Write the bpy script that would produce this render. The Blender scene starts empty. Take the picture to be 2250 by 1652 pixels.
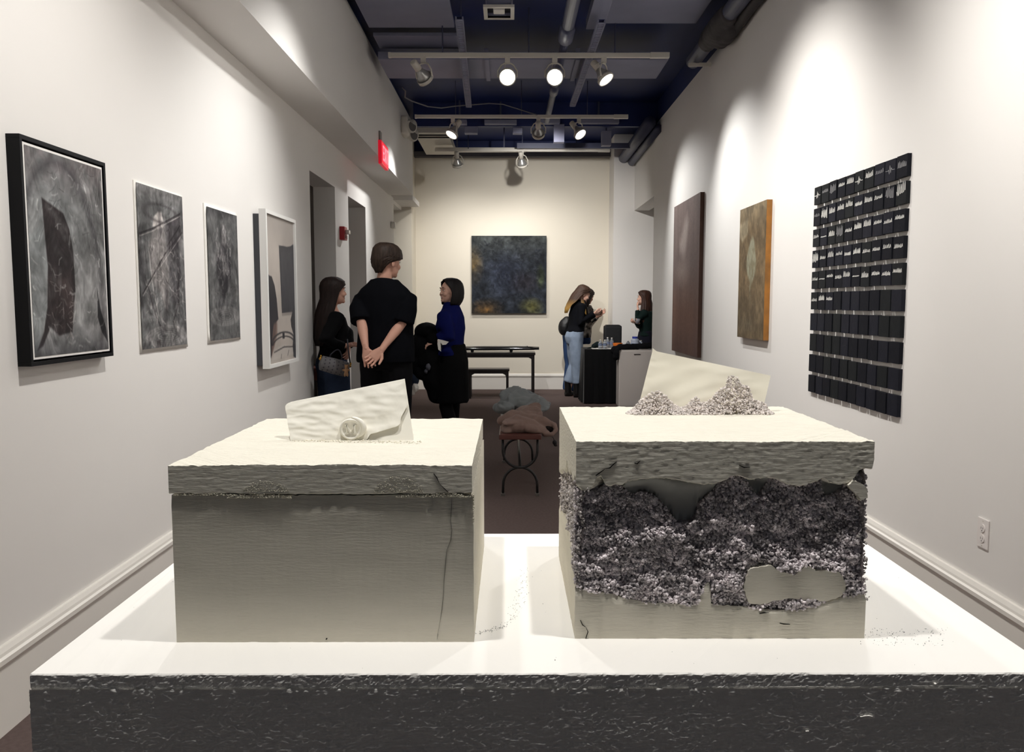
import bpy, bmesh, math, random
import numpy as np
from mathutils import Vector, Matrix, Euler, noise as mnoise
PI = math.pi
S = bpy.context.scene
COL = S.collection
random.seed(7)
rng = np.random.default_rng(7)
V3 = Vector

# ------------------------------------------------------------------ camera, world, exposure
F, CZ = 1780.0, 1.361
PITCH, YAW = math.atan(160 / F), math.atan(5 / F)
cam_data = bpy.data.cameras.new('camera')
cam_data.sensor_width = 36.0
cam_data.sensor_fit = 'HORIZONTAL'
cam_data.lens = F / 2250 * 36
cam_data.clip_start = 0.05
cam = bpy.data.objects.new('camera', cam_data)
COL.objects.link(cam)
cam.location = (0, 0, CZ)
cam.rotation_euler = (PI / 2 - PITCH, 0, -YAW)
S.camera = cam
world = bpy.data.worlds.new('world')
S.world = world
world.use_nodes = True
world.node_tree.nodes['Background'].inputs[0].default_value = (0.68, 0.82, 1.0, 1)
world.node_tree.nodes['Background'].inputs[1].default_value = 0.075
S.view_settings.view_transform = 'Standard'
S.view_settings.look = 'None'
S.view_settings.gamma = 1.0
S.view_settings.use_curve_mapping = False
S.view_settings.exposure = 0.0
S.cycles.max_bounces = 10
S.cycles.diffuse_bounces = 6
S.cycles.use_denoising = True
S.cycles.caustics_reflective = False
S.cycles.caustics_refractive = False
S.cycles.sample_clamp_indirect = 6.0

CAMR = Euler(cam.rotation_euler).to_matrix()
def ray(px, py): return CAMR @ V3(((px - 1125) / F, -(py - 826) / F, -1))
def on(px, py, ax, val):
    """Point of the scene seen at a pixel of the photograph, at depth / on a wall plane."""
    d = ray(px, py)
    o = V3((0, 0, CZ))
    t = (val - o[ax]) / d[ax]
    return o + d * t
def onX(px, py, x): return on(px, py, 0, x)
def onY(px, py, y): return on(px, py, 1, y)
def onZ(px, py, z): return on(px, py, 2, z)

# ------------------------------------------------------------------ materials
def s2l(c):
    c = c / 255.0
    return c / 12.92 if c <= 0.04045 else ((c + 0.055) / 1.055) ** 2.4
def lin(c): return tuple(s2l(x) for x in c)
def lin_np(a):
    a = np.clip(a, 0, 255) / 255.0
    return np.where(a <= 0.04045, a / 12.92, ((a + 0.055) / 1.055) ** 2.4)
MATS = {}
def mat(name, c=(200, 200, 200), rough=0.6, metal=0.0, var=0.0, vs=8.0, bump=0.0, bs=60.0, bd=0.002,
        stretch=(1, 1, 1), emit=0.0, attr=None, spec=0.5, trans=0.0, c2=None, detail=4.0, sheen=0.0):
    if name in MATS: return MATS[name]
    if rough >= .8 and spec == .5: spec = .12
    m = bpy.data.materials.new(name)
    m.use_nodes = True
    nt = m.node_tree
    N, L = nt.nodes, nt.links
    b = N['Principled BSDF']
    b.inputs['Roughness'].default_value = rough
    b.inputs['Metallic'].default_value = metal
    b.inputs['Specular IOR Level'].default_value = spec
    b.inputs['Transmission Weight'].default_value = trans
    if sheen: b.inputs['Sheen Weight'].default_value = sheen
    lc = lin(c)
    b.inputs['Base Color'].default_value = (*lc, 1)
    tc = N.new('ShaderNodeTexCoord')
    mp = N.new('ShaderNodeMapping')
    mp.inputs['Scale'].default_value = stretch
    L.new(tc.outputs['Object'], mp.inputs['Vector'])
    src = None
    if attr:
        a = N.new('ShaderNodeAttribute')
        a.attribute_name = attr
        src = a.outputs['Color']
    if var > 0:
        n = N.new('ShaderNodeTexNoise')
        n.inputs['Scale'].default_value = vs
        n.inputs['Detail'].default_value = detail
        L.new(mp.outputs[0], n.inputs['Vector'])
        if c2 is not None and not attr:
            mx = N.new('ShaderNodeMix'); mx.data_type = 'RGBA'
            rp = N.new('ShaderNodeMapRange')
            rp.inputs[1].default_value = 0.5 - 0.25 / max(var, .01) * .5
            rp.inputs[2].default_value = 0.5 + 0.25 / max(var, .01) * .5
            L.new(n.outputs['Fac'], rp.inputs[0])
            L.new(rp.outputs[0], mx.inputs['Factor'])
            mx.inputs['A'].default_value = (*lc, 1)
            mx.inputs['B'].default_value = (*lin(c2), 1)
            src = mx.outputs['Result']
        else:
            rp = N.new('ShaderNodeMapRange')
            rp.inputs[1].default_value = 0.25; rp.inputs[2].default_value = 0.75
            rp.inputs[3].default_value = 1 - var; rp.inputs[4].default_value = 1 + var
            L.new(n.outputs['Fac'], rp.inputs[0])
            mx = N.new('ShaderNodeVectorMath'); mx.operation = 'SCALE'
            if src is not None: L.new(src, mx.inputs[0])
            else: mx.inputs[0].default_value = lc
            L.new(rp.outputs[0], mx.inputs['Scale'])
            src = mx.outputs[0]
    if src is not None: L.new(src, b.inputs['Base Color'])
    if emit > 0:
        b.inputs['Emission Color'].default_value = (*lc, 1)
        b.inputs['Emission Strength'].default_value = emit
    if bump > 0:
        n = N.new('ShaderNodeTexNoise')
        n.inputs['Scale'].default_value = bs
        n.inputs['Detail'].default_value = 5
        n.inputs['Roughness'].default_value = 0.6
        L.new(mp.outputs[0], n.inputs['Vector'])
        bp = N.new('ShaderNodeBump')
        bp.inputs['Strength'].default_value = bump
        bp.inputs['Distance'].default_value = bd
        L.new(n.outputs['Fac'], bp.inputs['Height'])
        L.new(bp.outputs[0], b.inputs['Normal'])
    MATS[name] = m
    return m

WALL = mat('white wall paint', (228, 225, 221), 0.7, bump=0.05, bs=90, bd=0.001, var=0.015, vs=1.5)
WALLB = mat('cream wall paint', (226, 219, 204), 0.7, bump=0.05, bs=90, bd=0.001, var=0.015, vs=1.5)
TRIM = mat('white gloss trim paint', (232, 228, 221), 0.4)
NAVY = mat('navy ceiling paint', (14, 33, 88), 0.6, var=0.2, vs=2)
SLATE = mat('slate grey ceiling board', (126, 128, 150), 0.65, var=0.12, vs=2.5)
PIPE = mat('dark painted pipe', (66, 70, 94), 0.45, var=0.1, vs=6)
PIPEW = mat('dark wrapped pipe joint', (50, 46, 48), 0.7, bump=0.6, bs=40, bd=0.006)
CARPET = mat('brown carpet', (96, 83, 80), 0.95, var=0.14, vs=60, bump=0.5, bs=300, bd=0.003, spec=0.1)
TRACK = mat('off-white track metal', (205, 200, 190), 0.45)
BLACKM = mat('black metal', (22, 22, 25), 0.4)
BLACK = mat('black frame paint', (13, 14, 18), 0.5, spec=.2)
WHITEP = mat('white paper', (236, 233, 226), 0.7)
ART = mat('painted canvas', (128, 128, 128), 0.7, attr='Col', var=0.12, vs=40, bump=0.25, bs=60, bd=0.003, spec=0.12)
ARTP = mat('charcoal drawing', (128, 128, 128), 0.85, attr='Col', var=0.10, vs=60, spec=0.1)

# ------------------------------------------------------------------ mesh helpers
WL = {}
def link(o):
    COL.objects.link(o)
    return o
def wloc(o): return WL.get(o.name, V3((0, 0, 0)))
def tag(o, label=None, cat=None, group=None, kind=None):
    if label: o['label'] = label
    if cat: o['category'] = cat
    if group: o['group'] = group
    if kind: o['kind'] = kind
    return o
def thing(name, loc, label, cat, group=None):
    o = bpy.data.objects.new(name, None)
    o.empty_display_size = 0.05
    link(o)
    o.location = loc
    WL[o.name] = V3(loc)
    return tag(o, label, cat, group)
def put(name, me, m, parent=None, loc=None):
    """Links a mesh whose vertices are in world coordinates as one object (origin at loc or its parent's origin)."""
    o = bpy.data.objects.new(name, me)
    link(o)
    org = V3(loc) if loc is not None else (wloc(parent) if parent else V3((0, 0, 0)))
    if org.length > 0: me.transform(Matrix.Translation(-org))
    if parent:
        o.parent = parent
        o.location = org - wloc(parent)
    else: o.location = org
    WL[o.name] = org
    if m is not None and not me.materials: me.materials.append(m)
    return o
def finish(bm, name, smooth=False, recalc=True):
    if recalc: bmesh.ops.recalc_face_normals(bm, faces=bm.faces)
    me = bpy.data.meshes.new(name)
    if smooth:
        for f in bm.faces: f.smooth = True
    bm.to_mesh(me)
    bm.free()
    return me
def obj(name, bm, m, parent=None, smooth=False, loc=None, recalc=True):
    return put(name, finish(bm, name, smooth, recalc), m, parent, loc)
def struct(name, bm, m, smooth=False, parent=None):
    o = obj(name, bm, m, parent, smooth)
    if parent is None: o['kind'] = 'structure'
    return o
def BM(): return bmesh.new()
def box(bm, x0, x1, y0, y1, z0, z1, bev=0.0):
    vs = [bm.verts.new(p) for p in ((x0, y0, z0), (x1, y0, z0), (x1, y1, z0), (x0, y1, z0), (x0, y0, z1), (x1, y0, z1), (x1, y1, z1), (x0, y1, z1))]
    fs = [bm.faces.new([vs[i] for i in q]) for q in ((3, 2, 1, 0), (4, 5, 6, 7), (0, 1, 5, 4), (1, 2, 6, 5), (2, 3, 7, 6), (3, 0, 4, 7))]
    if bev > 0:
        es = list({e for f in fs for e in f.edges})
        bmesh.ops.bevel(bm, geom=es, offset=bev, segments=2, affect='EDGES', profile=0.7)
    return bm
def boxm(*a, **k): return box(BM(), *a, **k)
def frame_of(d):
    d = V3(d).normalized()
    u = d.cross(V3((0, 0, 1)))
    if u.length < 1e-3: u = d.cross(V3((0, 1, 0)))
    u.normalize()
    return u, d.cross(u).normalized()
def bridge(bm, rings, cap=True, closed=True):
    for a, b in zip(rings, rings[1:]):
        n = len(a)
        for i in range(n if closed else n - 1):
            j = (i + 1) % n
            bm.faces.new((a[i], a[j], b[j], b[i]))
    if cap:
        for r in (rings[0], rings[-1]):
            try: bm.faces.new(r)
            except ValueError: pass
def tube(bm, pts, rad, n=10, cap=True, round_end=False, flat=1.0, up=None):
    """Tapering tube through points; rad = number or list."""
    pts = [V3(p) for p in pts]
    if not hasattr(rad, '__len__'): rad = [rad] * len(pts)
    rad = list(rad)
    if round_end:
        d0 = (pts[0] - pts[1]).normalized(); d1 = (pts[-1] - pts[-2]).normalized()
        r0, r1 = rad[0], rad[-1]
        pre = [(pts[0] + d0 * r0 * math.sin(a), r0 * max(math.cos(a), .15)) for a in (1.45, 1.05, .55)]
        post = [(pts[-1] + d1 * r1 * math.sin(a), r1 * max(math.cos(a), .15)) for a in (.55, 1.05, 1.45)]
        pts = [p for p, _ in pre] + pts + [p for p, _ in post]
        rad = [r for _, r in pre] + rad + [r for _, r in post]
    rings = []
    pu = None
    for i, p in enumerate(pts):
        a = pts[max(i - 1, 0)]; b = pts[min(i + 1, len(pts) - 1)]
        d = (b - a).normalized()
        if pu is None:
            u = V3(up) - d * d.dot(V3(up)) if up is not None else frame_of(d)[0]
            u.normalize()
        else:
            u = pu - d * pu.dot(d)
            if u.length < 1e-4: u = frame_of(d)[0]
            u.normalize()
        pu = u
        w = d.cross(u)
        rings.append([bm.verts.new(p + (u * math.cos(t) + w * math.sin(t) * flat) * rad[i]) for t in [2 * PI * k / n for k in range(n)]])
    bridge(bm, rings, cap)
    return bm
def cyl(bm, a, b, r, n=14, r2=None): return tube(bm, [a, b], [r, r if r2 is None else r2], n)
def ell(bm, c, r, M=None, n=12, m=8):
    """Ellipsoid; M = 3x3 matrix for its axes."""
    c = V3(c); M = M or Matrix.Identity(3)
    rings = []
    for i in range(1, m):
        th = PI * i / m
        rings.append([bm.verts.new(c + M @ V3((r[0] * math.sin(th) * math.cos(t), r[1] * math.sin(th) * math.sin(t), r[2] * math.cos(th)))) for t in [2 * PI * k / n for k in range(n)]])
    bridge(bm, rings, False)
    for s, ring in ((1, rings[0]), (-1, rings[-1])):
        p = bm.verts.new(c + M @ V3((0, 0, s * r[2])))
        for k in range(n): bm.faces.new((p, ring[k], ring[(k + 1) % n]))
    return bm
def loft(bm, rings, n=16):
    """rings: (centre, half-axis vector a, half-axis vector b)"""
    rr = []
    for c, a, b in rings:
        c, a, b = V3(c), V3(a), V3(b)
        rr.append([bm.verts.new(c + a * math.cos(t) + b * math.sin(t)) for t in [2 * PI * k / n for k in range(n)]])
    bridge(bm, rr, True)
    return bm
def prism(bm, pts, off):
    """Closed outline (world points) extruded by the vector off."""
    off = V3(off)
    a = [bm.verts.new(V3(p)) for p in pts]
    b = [bm.verts.new(V3(p) + off) for p in pts]
    bm.faces.new(a); bm.faces.new(list(reversed(b)))
    n = len(a)
    for i in range(n): bm.faces.new((a[i], b[i], b[(i + 1) % n], a[(i + 1) % n]))
    bmesh.ops.triangulate(bm, faces=[f for f in bm.faces if len(f.verts) > 4])
    return bm
def remesh(bm, voxel, smooth=4, name='m', disp=None):
    me = bpy.data.meshes.new(name)
    bmesh.ops.recalc_face_normals(bm, faces=bm.faces)
    bm.to_mesh(me); bm.free()
    o = bpy.data.objects.new(name + '_tmp', me)
    COL.objects.link(o)
    md = o.modifiers.new('r', 'REMESH'); md.mode = 'VOXEL'; md.voxel_size = voxel; md.use_smooth_shade = True
    if smooth:
        s = o.modifiers.new('s', 'SMOOTH'); s.factor = 0.5; s.iterations = smooth
    dg = bpy.context.evaluated_depsgraph_get()
    out = bpy.data.meshes.new_from_object(o.evaluated_get(dg))
    bpy.data.objects.remove(o); bpy.data.meshes.remove(me)
    out.name = name
    if disp:
        amp, sc, st = disp[:3]
        n = len(out.vertices)
        co = np.empty(n * 3, np.float32); out.vertices.foreach_get('co', co); co = co.reshape(-1, 3)
        no = np.empty(n * 3, np.float32); out.vertices.foreach_get('normal', no); no = no.reshape(-1, 3)
        for i in range(n):
            p = co[i]
            h = mnoise.noise(V3((p[0] * sc * st[0], p[1] * sc * st[1], p[2] * sc * st[2])))
            h2 = mnoise.noise(V3((p[0] * sc * 2.7 * st[0] + 5, p[1] * sc * 2.7 * st[1], p[2] * sc * 2.7 * st[2])))
            e = (1 - abs(h) * 2.2) * .7 + h2 * .5
            if len(disp) > 3:
                for q in (0, 1):
                    h3 = mnoise.noise(V3((p[0] * sc * 1.1 * st[0] + 9 + 7 * q, p[1] * sc * 1.1 * st[1] + 3, (p[2] * sc * 1.6 + p[0] * sc * (.8 - 1.7 * q)) * st[2])))
                    e += disp[3] * (.5 - math.exp(-(h3 / .05) ** 2) + .35 * math.exp(-((h3 - .1) / .06) ** 2))
            co[i] = p + no[i] * amp * e
        out.vertices.foreach_set('co', co.ravel())
    out.polygons.foreach_set('use_smooth', [True] * len(out.polygons))
    out.update()
    return out
def join_meshes(ms, name):
    bm = BM()
    for m in ms:
        bm.from_mesh(m)
        bpy.data.meshes.remove(m)
    return finish(bm, name, True, recalc=False)
def np_mesh(name, verts, faces, colors=None, smooth=False):
    verts = np.asarray(verts, np.float32); faces = np.asarray(faces, np.int32)
    me = bpy.data.meshes.new(name)
    k = faces.shape[1]
    me.vertices.add(len(verts)); me.vertices.foreach_set('co', verts.ravel())
    me.loops.add(faces.size); me.loops.foreach_set('vertex_index', faces.ravel())
    me.polygons.add(len(faces))
    me.polygons.foreach_set('loop_start', np.arange(0, faces.size, k, dtype=np.int32))
    me.polygons.foreach_set('use_smooth', [smooth] * len(faces))
    me.update(calc_edges=True)
    if colors is not None:
        ca = me.color_attributes.new('Col', 'FLOAT_COLOR', 'POINT')
        c4 = np.ones((len(verts), 4), np.float32); c4[:, :3] = colors
        ca.data.foreach_set('color', c4.ravel())
    return me
ICO_BM = BM(); bmesh.ops.create_icosphere(ICO_BM, subdivisions=1, radius=1.0)
ICO_V = np.array([v.co[:] for v in ICO_BM.verts]); ICO_F = np.array([[v.index for v in f.verts] for f in ICO_BM.faces]); ICO_BM.free()
def granules(name, pos, size, shades):
    """Many small lumps in one mesh; shades = sRGB rows."""
    n = len(pos)
    q = rng.normal(size=(n, 4)); q /= np.linalg.norm(q, axis=1, keepdims=True)
    w, x, y, z = q.T
    R = np.stack([1 - 2 * (y * y + z * z), 2 * (x * y - z * w), 2 * (x * z + y * w), 2 * (x * y + z * w), 1 - 2 * (x * x + z * z), 2 * (y * z - x * w),
                  2 * (x * z - y * w), 2 * (y * z + x * w), 1 - 2 * (x * x + y * y)], 1).reshape(n, 3, 3)
    sc = size[:, None] * rng.uniform(0.55, 1.5, (n, 3))
    loc = ICO_V[None] * sc[:, None, :] * rng.uniform(.8, 1.2, (n, len(ICO_V), 1))
    v = np.einsum('nij,nkj->nki', R, loc) + np.asarray(pos)[:, None, :]
    f = ICO_F[None] + (np.arange(n) * len(ICO_V))[:, None, None]
    cols = np.repeat(lin_np(np.asarray(shades)), len(ICO_V), axis=0)
    return np_mesh(name, v.reshape(-1, 3), f.reshape(-1, 3), cols)

# ------------------------------------------------------------------ painted surfaces (colour grids)
def vnoise(U, Vv, sc, seed, asp=1.0):
    r = np.random.default_rng(seed)
    G = r.random((64, 64))
    x = U * sc; y = Vv * sc * asp
    xi = np.floor(x).astype(int); yi = np.floor(y).astype(int)
    fx = x - xi; fy = y - yi
    fx = fx * fx * (3 - 2 * fx); fy = fy * fy * (3 - 2 * fy)
    g = lambda a, b: G[a % 64, b % 64]
    return (g(xi, yi) * (1 - fx) + g(xi + 1, yi) * fx) * (1 - fy) + (g(xi, yi + 1) * (1 - fx) + g(xi + 1, yi + 1) * fx) * fy
def fbm(U, Vv, sc, seed, asp=1.0, o=4):
    t = 0; a = .5
    for k in range(o):
        t = t + a * vnoise(U, Vv, sc * 2 ** k, seed + k, asp); a *= .5
    return t / (1 - .5 ** o)
def brush(U, Vv, seed, fine=60.0, coarse=9.0, swirl=.25, asp=1.4):
    """Smeared brushwork texture, about 0..1: warped clouds plus two directions of bristle streaks."""
    w1 = fbm(U, Vv, 4, seed, asp, 3) - .5; w2 = fbm(U, Vv, 4, seed + 50, asp, 3) - .5
    t = .55 * fbm(U + swirl * w1, Vv + swirl * w2, coarse, seed + 9, asp, 5)
    for k, an in enumerate((1.15, 2.0)):
        a = U * math.cos(an) + Vv * asp * math.sin(an) + swirl * w1; b = -U * math.sin(an) + Vv * asp * math.cos(an) + swirl * .9 * w2
        m = np.clip(fbm(U, Vv, 5, seed + 70 + k, asp, 2) * 3 - 1, 0, 1)
        t = t + .225 * (vnoise(a * .16 + 7, b + 7, fine, seed + 30 + k) * m + .5 * (1 - m))
    return t
def pmask(U, Vv, pts, soft=0.0):
    ins = np.zeros(U.shape, bool)
    d = np.full(U.shape, 9.0)
    n = len(pts)
    for i in range(n):
        (x0, y0), (x1, y1) = pts[i], pts[(i + 1) % n]
        c = ((y0 > Vv) != (y1 > Vv))
        with np.errstate(divide='ignore', invalid='ignore'):
            xx = (x1 - x0) * (Vv - y0) / ((y1 - y0) or 1e-9) + x0
        ins ^= c & (U < xx)
        if soft: d = np.minimum(d, segd(U, Vv, x0, y0, x1, y1))
    m = ins.astype(float)
    if soft: m = np.where(ins, np.clip(.5 + d / soft, 0, 1), np.clip(.5 - d / soft, 0, 1))
    return m
def segd(U, Vv, x0, y0, x1, y1):
    dx, dy = x1 - x0, y1 - y0
    t = np.clip(((U - x0) * dx + (Vv - y0) * dy) / (dx * dx + dy * dy + 1e-9), 0, 1)
    return np.hypot(U - x0 - t * dx, Vv - y0 - t * dy)
def mixc(C, m, col): return C * (1 - m[..., None]) + np.array(col, float) * m[..., None]
def strokes(C, U, Vv, n, seed, col, ln=(.03, .12), wd=(.003, .008), al=(.2, .6), area=(0, 1, 0, 1), ang=(0, PI), asp=1.0, kink=.9):
    r = np.random.default_rng(seed)
    for _ in range(n):
        x = r.uniform(area[0], area[1]); y = r.uniform(area[2], area[3]); a = r.uniform(*ang); l = r.uniform(*ln)
        bx, by = x + math.cos(a) * l * .5, y + math.sin(a) * l * .5 / asp
        k = a + r.uniform(-kink, kink)
        ex, ey = bx + math.cos(k) * l * .5, by + math.sin(k) * l * .5 / asp
        w = r.uniform(*wd)
        d = np.minimum(segd(U, Vv * asp, x, y * asp, bx, by * asp), segd(U, Vv * asp, bx, by * asp, ex, ey * asp))
        C = mixc(C, np.clip(1.3 - d / w, 0, 1) * r.uniform(*al), np.array(col) * r.uniform(.8, 1.15))
    return C
def lines(C, U, Vv, segs, col, w, al=.7, asp=1.0):
    for s in segs:
        for (x0, y0), (x1, y1) in zip(s, s[1:]):
            C = mixc(C, np.clip(1.4 - segd(U, Vv * asp, x0, y0 * asp, x1, y1 * asp) / w, 0, 1) * al, col)
    return C
def canvas(name, o, du, dv, nu, nv, fn, m, parent, relief=None):
    """Colour grid: o = top corner, du = across, dv = down; fn(U, V) gives sRGB."""
    u = np.linspace(0, 1, nu); v = np.linspace(0, 1, nv)
    U, Vv = np.meshgrid(u, v, indexing='ij')
    C = fn(U, Vv)
    P = np.array(o)[None, None] + U[..., None] * np.array(du) + Vv[..., None] * np.array(dv)
    if relief is not None: P = P + -relief(U, Vv)[..., None] * np.array(V3(du).cross(V3(dv)).normalized())
    idx = np.arange(nu * nv).reshape(nu, nv)
    f = np.stack([idx[:-1, :-1], idx[1:, :-1], idx[1:, 1:], idx[:-1, 1:]], -1).reshape(-1, 4)
    return put(name, np_mesh(name, P.reshape(-1, 3), f, lin_np(C).reshape(-1, 3), True), m, parent)
# ------------------------------------------------------------------ room shell
XL, XR, YB, ZC = -1.618, 1.83, 12.8, 3.85
DOORH = 2.43
struct('floor', boxm(-3.2, 3.2, -3, 13.0, -0.1, 0), CARPET)
struct('ceiling', boxm(-3.2, 3.2, -3, 13.0, ZC, ZC + .1), NAVY)
def wall_x(name, x0, x1, spans, m):
    bm = BM()
    for y0, y1, z0, z1 in spans: box(bm, x0, x1, y0, y1, z0, z1)
    return struct(name, bm, m)
D1, D2 = (6.67, 7.62), (8.24, 9.22)
wall_x('wall_left', XL - .2, XL, [(-3, D1[0], 0, 2.82), (D1[0], D1[1], DOORH, 2.82), (D1[1], D2[0], 0, 2.82), (D2[0], D2[1], DOORH, 2.82), (D2[1], 11.45, 0, 2.82), (11.45, 12.3, 2.74, 2.82)], WALL)
# soffit that hangs along the left wall under the ceiling, and its dark upper edge
struct('soffit', boxm(XL - .2, -1.297, -3, 11.05, 2.805, 3.765), WALL)
struct('trim_1', boxm(XL - .2, -1.33, -3, 11.05, 3.765, ZC), NAVY)
struct('wall_left_niche', boxm(-2.6, XL - .2, 11.05, 12.4, 2.82, 3.65), WALL)
wall_x('wall_right', XR, XR + .25, [(-3, 10.42, 0, 3.59)], WALL)
struct('trim_2', boxm(XR + .002, XR + .25, -3, 12.3, 3.59, ZC), NAVY)
struct('wall_right_end', boxm(XR + .03, XR + .25, 10.42, 12.25, 2.735, 3.59), WALL)
# end wall: recessed middle, nearer bays at both sides
bm = BM(); box(bm, -1.50, 1.57, YB, YB + .2, 0, ZC)
struct('wall_back', bm, WALLB)
struct('wall_back_left', boxm(-2.8, -1.47, 12.28, YB + .2, 0, ZC), WALLB)
struct('wall_back_right', boxm(1.55, 2.8, 12.25, YB + .2, 0, ZC), WALL)
struct('wall_niche_left', boxm(-2.8, -2.6, 11.3, 12.4, 0, ZC), WALL)
struct('wall_niche_right', boxm(2.6, 2.8, 10.3, 12.4, 0, ZC), WALL)
struct('trim_3', boxm(-1.47, 1.55, YB - .12, YB, 3.60, 3.68), mat('grey painted ledge', (96, 94, 98), .6))
struct('trim_4', boxm(-1.47, 1.55, YB - .05, YB, 3.68, ZC), NAVY)
# lintel across the niche beside the left soffit end
struct('trim_5', boxm(-1.75, -1.35, 11.45, 12.28, 2.79, 2.86), WALL)
# rooms behind the two doorways, closed by dark wooden doors
DOORW = mat('dark brown door wood', (46, 36, 26), .5, var=.2, vs=5, stretch=(1, 1, .15))
for k, (y0, y1) in enumerate((D1, D2)):
    d = struct('door_%d' % (k + 1), boxm(XL - .245, XL - .20, y0 - .06, y1 + .06, 0, DOORH + .05), DOORW)
    for z0, z1 in ((.25, .95), (1.08, 1.75), (1.86, 2.3)):
        for a, b in ((y0 + .08, (y0 + y1) / 2 - .04), ((y0 + y1) / 2 + .04, y1 - .08)):
            obj('panel', boxm(XL - .202, XL - .188, a, b, z0, z1, bev=.006), DOORW, d)
# baseboards with a moulded cap
PROF = [(0, 0), (.02, 0), (.02, .212), (.026, .222), (.031, .230), (.031, .246), (.023, .252), (.021, .262), (.013, .277), (0, .277)]
def base_y(name, x, sgn, spans):
    bm = BM()
    for y0, y1 in spans: prism(bm, [(x + sgn * t, y0, z) for t, z in PROF], (0, y1 - y0, 0))
    return struct(name, bm, TRIM)
base_y('baseboard_left', XL, 1, [(-3, D1[0]), (D1[1], D2[0]), (D2[1], 11.45)])
base_y('baseboard_right', XR, -1, [(-3, 10.42)])
bm = BM(); prism(bm, [(-1.47, YB - t, z * .9) for t, z in PROF], (3.02, 0, 0))
struct('baseboard_back', bm, TRIM)
bm = BM(); prism(bm, [(1.55, 12.25 - t, z * .9) for t, z in PROF], (1.05, 0, 0))
struct('baseboard_bay', bm, TRIM)

# ------------------------------------------------------------------ ceiling fittings
def hz(y, px, z):  # x at which a pixel column falls on depth y
    return onY(px, 400, y).x
ceil_things = 'boards under the navy ceiling'
def board(x0, x1, y0, y1, z0, z1, label):
    o = obj('ceiling_board', boxm(x0, x1, y0, y1, z0, z1, bev=.006), SLATE, loc=((x0 + x1) / 2, (y0 + y1) / 2, z1))
    return tag(o, label, 'ceiling board', ceil_things)
board(-1.20, -.47, 4.9, 7.15, 3.70, 3.74, 'large slate grey board on the navy ceiling beside the soffit, before the first track')
board(-1.20, -.45, 7.36, 7.72, 3.70, 3.73, 'narrow slate grey strip on the navy ceiling just beyond the first track')
board(.70, 1.58, 4.7, 7.1, 3.72, 3.76, 'large slate grey board on the navy ceiling beside the long dark pipe')
board(.62, .76, 5.2, 6.82, 3.58, 3.66, 'narrow grey hanging strip between the sprinkler pipe and the large board')
t = thing('air_duct', (0, 7.9, 3.63), 'flat slate grey duct crossing the whole navy ceiling behind the bright lamps', 'duct')
obj('duct_body', boxm(-1.2, 1.45, 7.60, 8.24, 3.57, 3.64, bev=.012), SLATE, t)
for x in (-.21, .62):
    obj('flange', boxm(x - .02, x + .02, 7.57, 8.27, 3.555, 3.66), SLATE, t)
t = thing('sprinkler_pipe', (.46, 8, 3.6), 'thin dark sprinkler pipe with a coupling running along the ceiling middle', 'pipe')
obj('pipe_segment', tube(BM(), [(.462, 3.5, 3.535), (.460, 6.6, 3.535)], .050, 14), PIPE, t, True)
obj('coupling', tube(BM(), [(.460, 6.58, 3.535), (.460, 6.66, 3.535), (.460, 6.68, 3.535), (.460, 6.9, 3.535), (.460, 6.94, 3.535)], [.055, .055, .064, .064, .045], 14), PIPE, t, True)
obj('pipe_segment', tube(BM(), [(.460, 6.92, 3.53), (.452, 8.7, 3.53), (.446, 9.9, 3.53)], .034, 12), PIPE, t, True)
obj('coupling', tube(BM(), [(.454, 8.32, 3.53), (.453, 8.6, 3.53)], .048, 12), PIPE, t, True)
t = thing('drain_pipe', (1.68, 6, 3.55), 'thick dark pipe with wrapped joints running along the top of the panel wall', 'pipe')
obj('pipe_segment', tube(BM(), [(1.675, 2, 3.56), (1.675, 7.62, 3.56)], .065, 18), PIPE, t, True)
put('wrapped_joint', remesh(tube(ell(BM(), (1.74, 6.72, 3.5), (.075, .28, .06)), [(1.675, 6.35, 3.56), (1.675, 6.5, 3.56), (1.675, 6.7, 3.55), (1.675, 7.0, 3.56), (1.675, 7.1, 3.56)], [.07, .085, .095, .085, .07], 14), .012, 2, 'wrapped_joint', (.008, 9, (1, 1, 1))), PIPEW, t)
obj('branch_pipe', tube(BM(), [(1.775, 2, 3.53), (1.775, 6.2, 3.53), (1.765, 6.6, 3.5)], .045, 12), PIPEW, t, True)
obj('pipe_hanger', boxm(1.60, 1.80, 7.45, 7.47, 3.47, 3.50), TRACK, t)
for z, x, lab in ((3.50, 1.69, 'upper dark pipe running to the far wall beside the niche opening'), (3.43, 1.80, 'lower dark pipe running to the far wall beside the niche opening')):
    o = obj('far_pipe', tube(BM(), [(x, 10.0, z + .03), (x, 12.6 if x < 1.75 else 12.2, z)], .075 if x < 1.75 else .05, 14), PIPE, None, True, loc=(x, 10, z))
    tag(o, lab, 'pipe')
o = obj('ceiling_beam', boxm(-1.2, 1.83, 10.35, 10.43, 3.56, 3.85), NAVY, loc=(0, 10.4, 3.56)); tag(o, 'dark cross beam under the ceiling beyond the second track', 'beam')
o = obj('ceiling_beam', boxm(.1, 1.83, 11.25, 11.3, 3.46, 3.53), PIPE, loc=(1, 11.3, 3.5)); tag(o, 'thin dark bar across the ceiling meeting the far pipes', 'beam')
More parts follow.
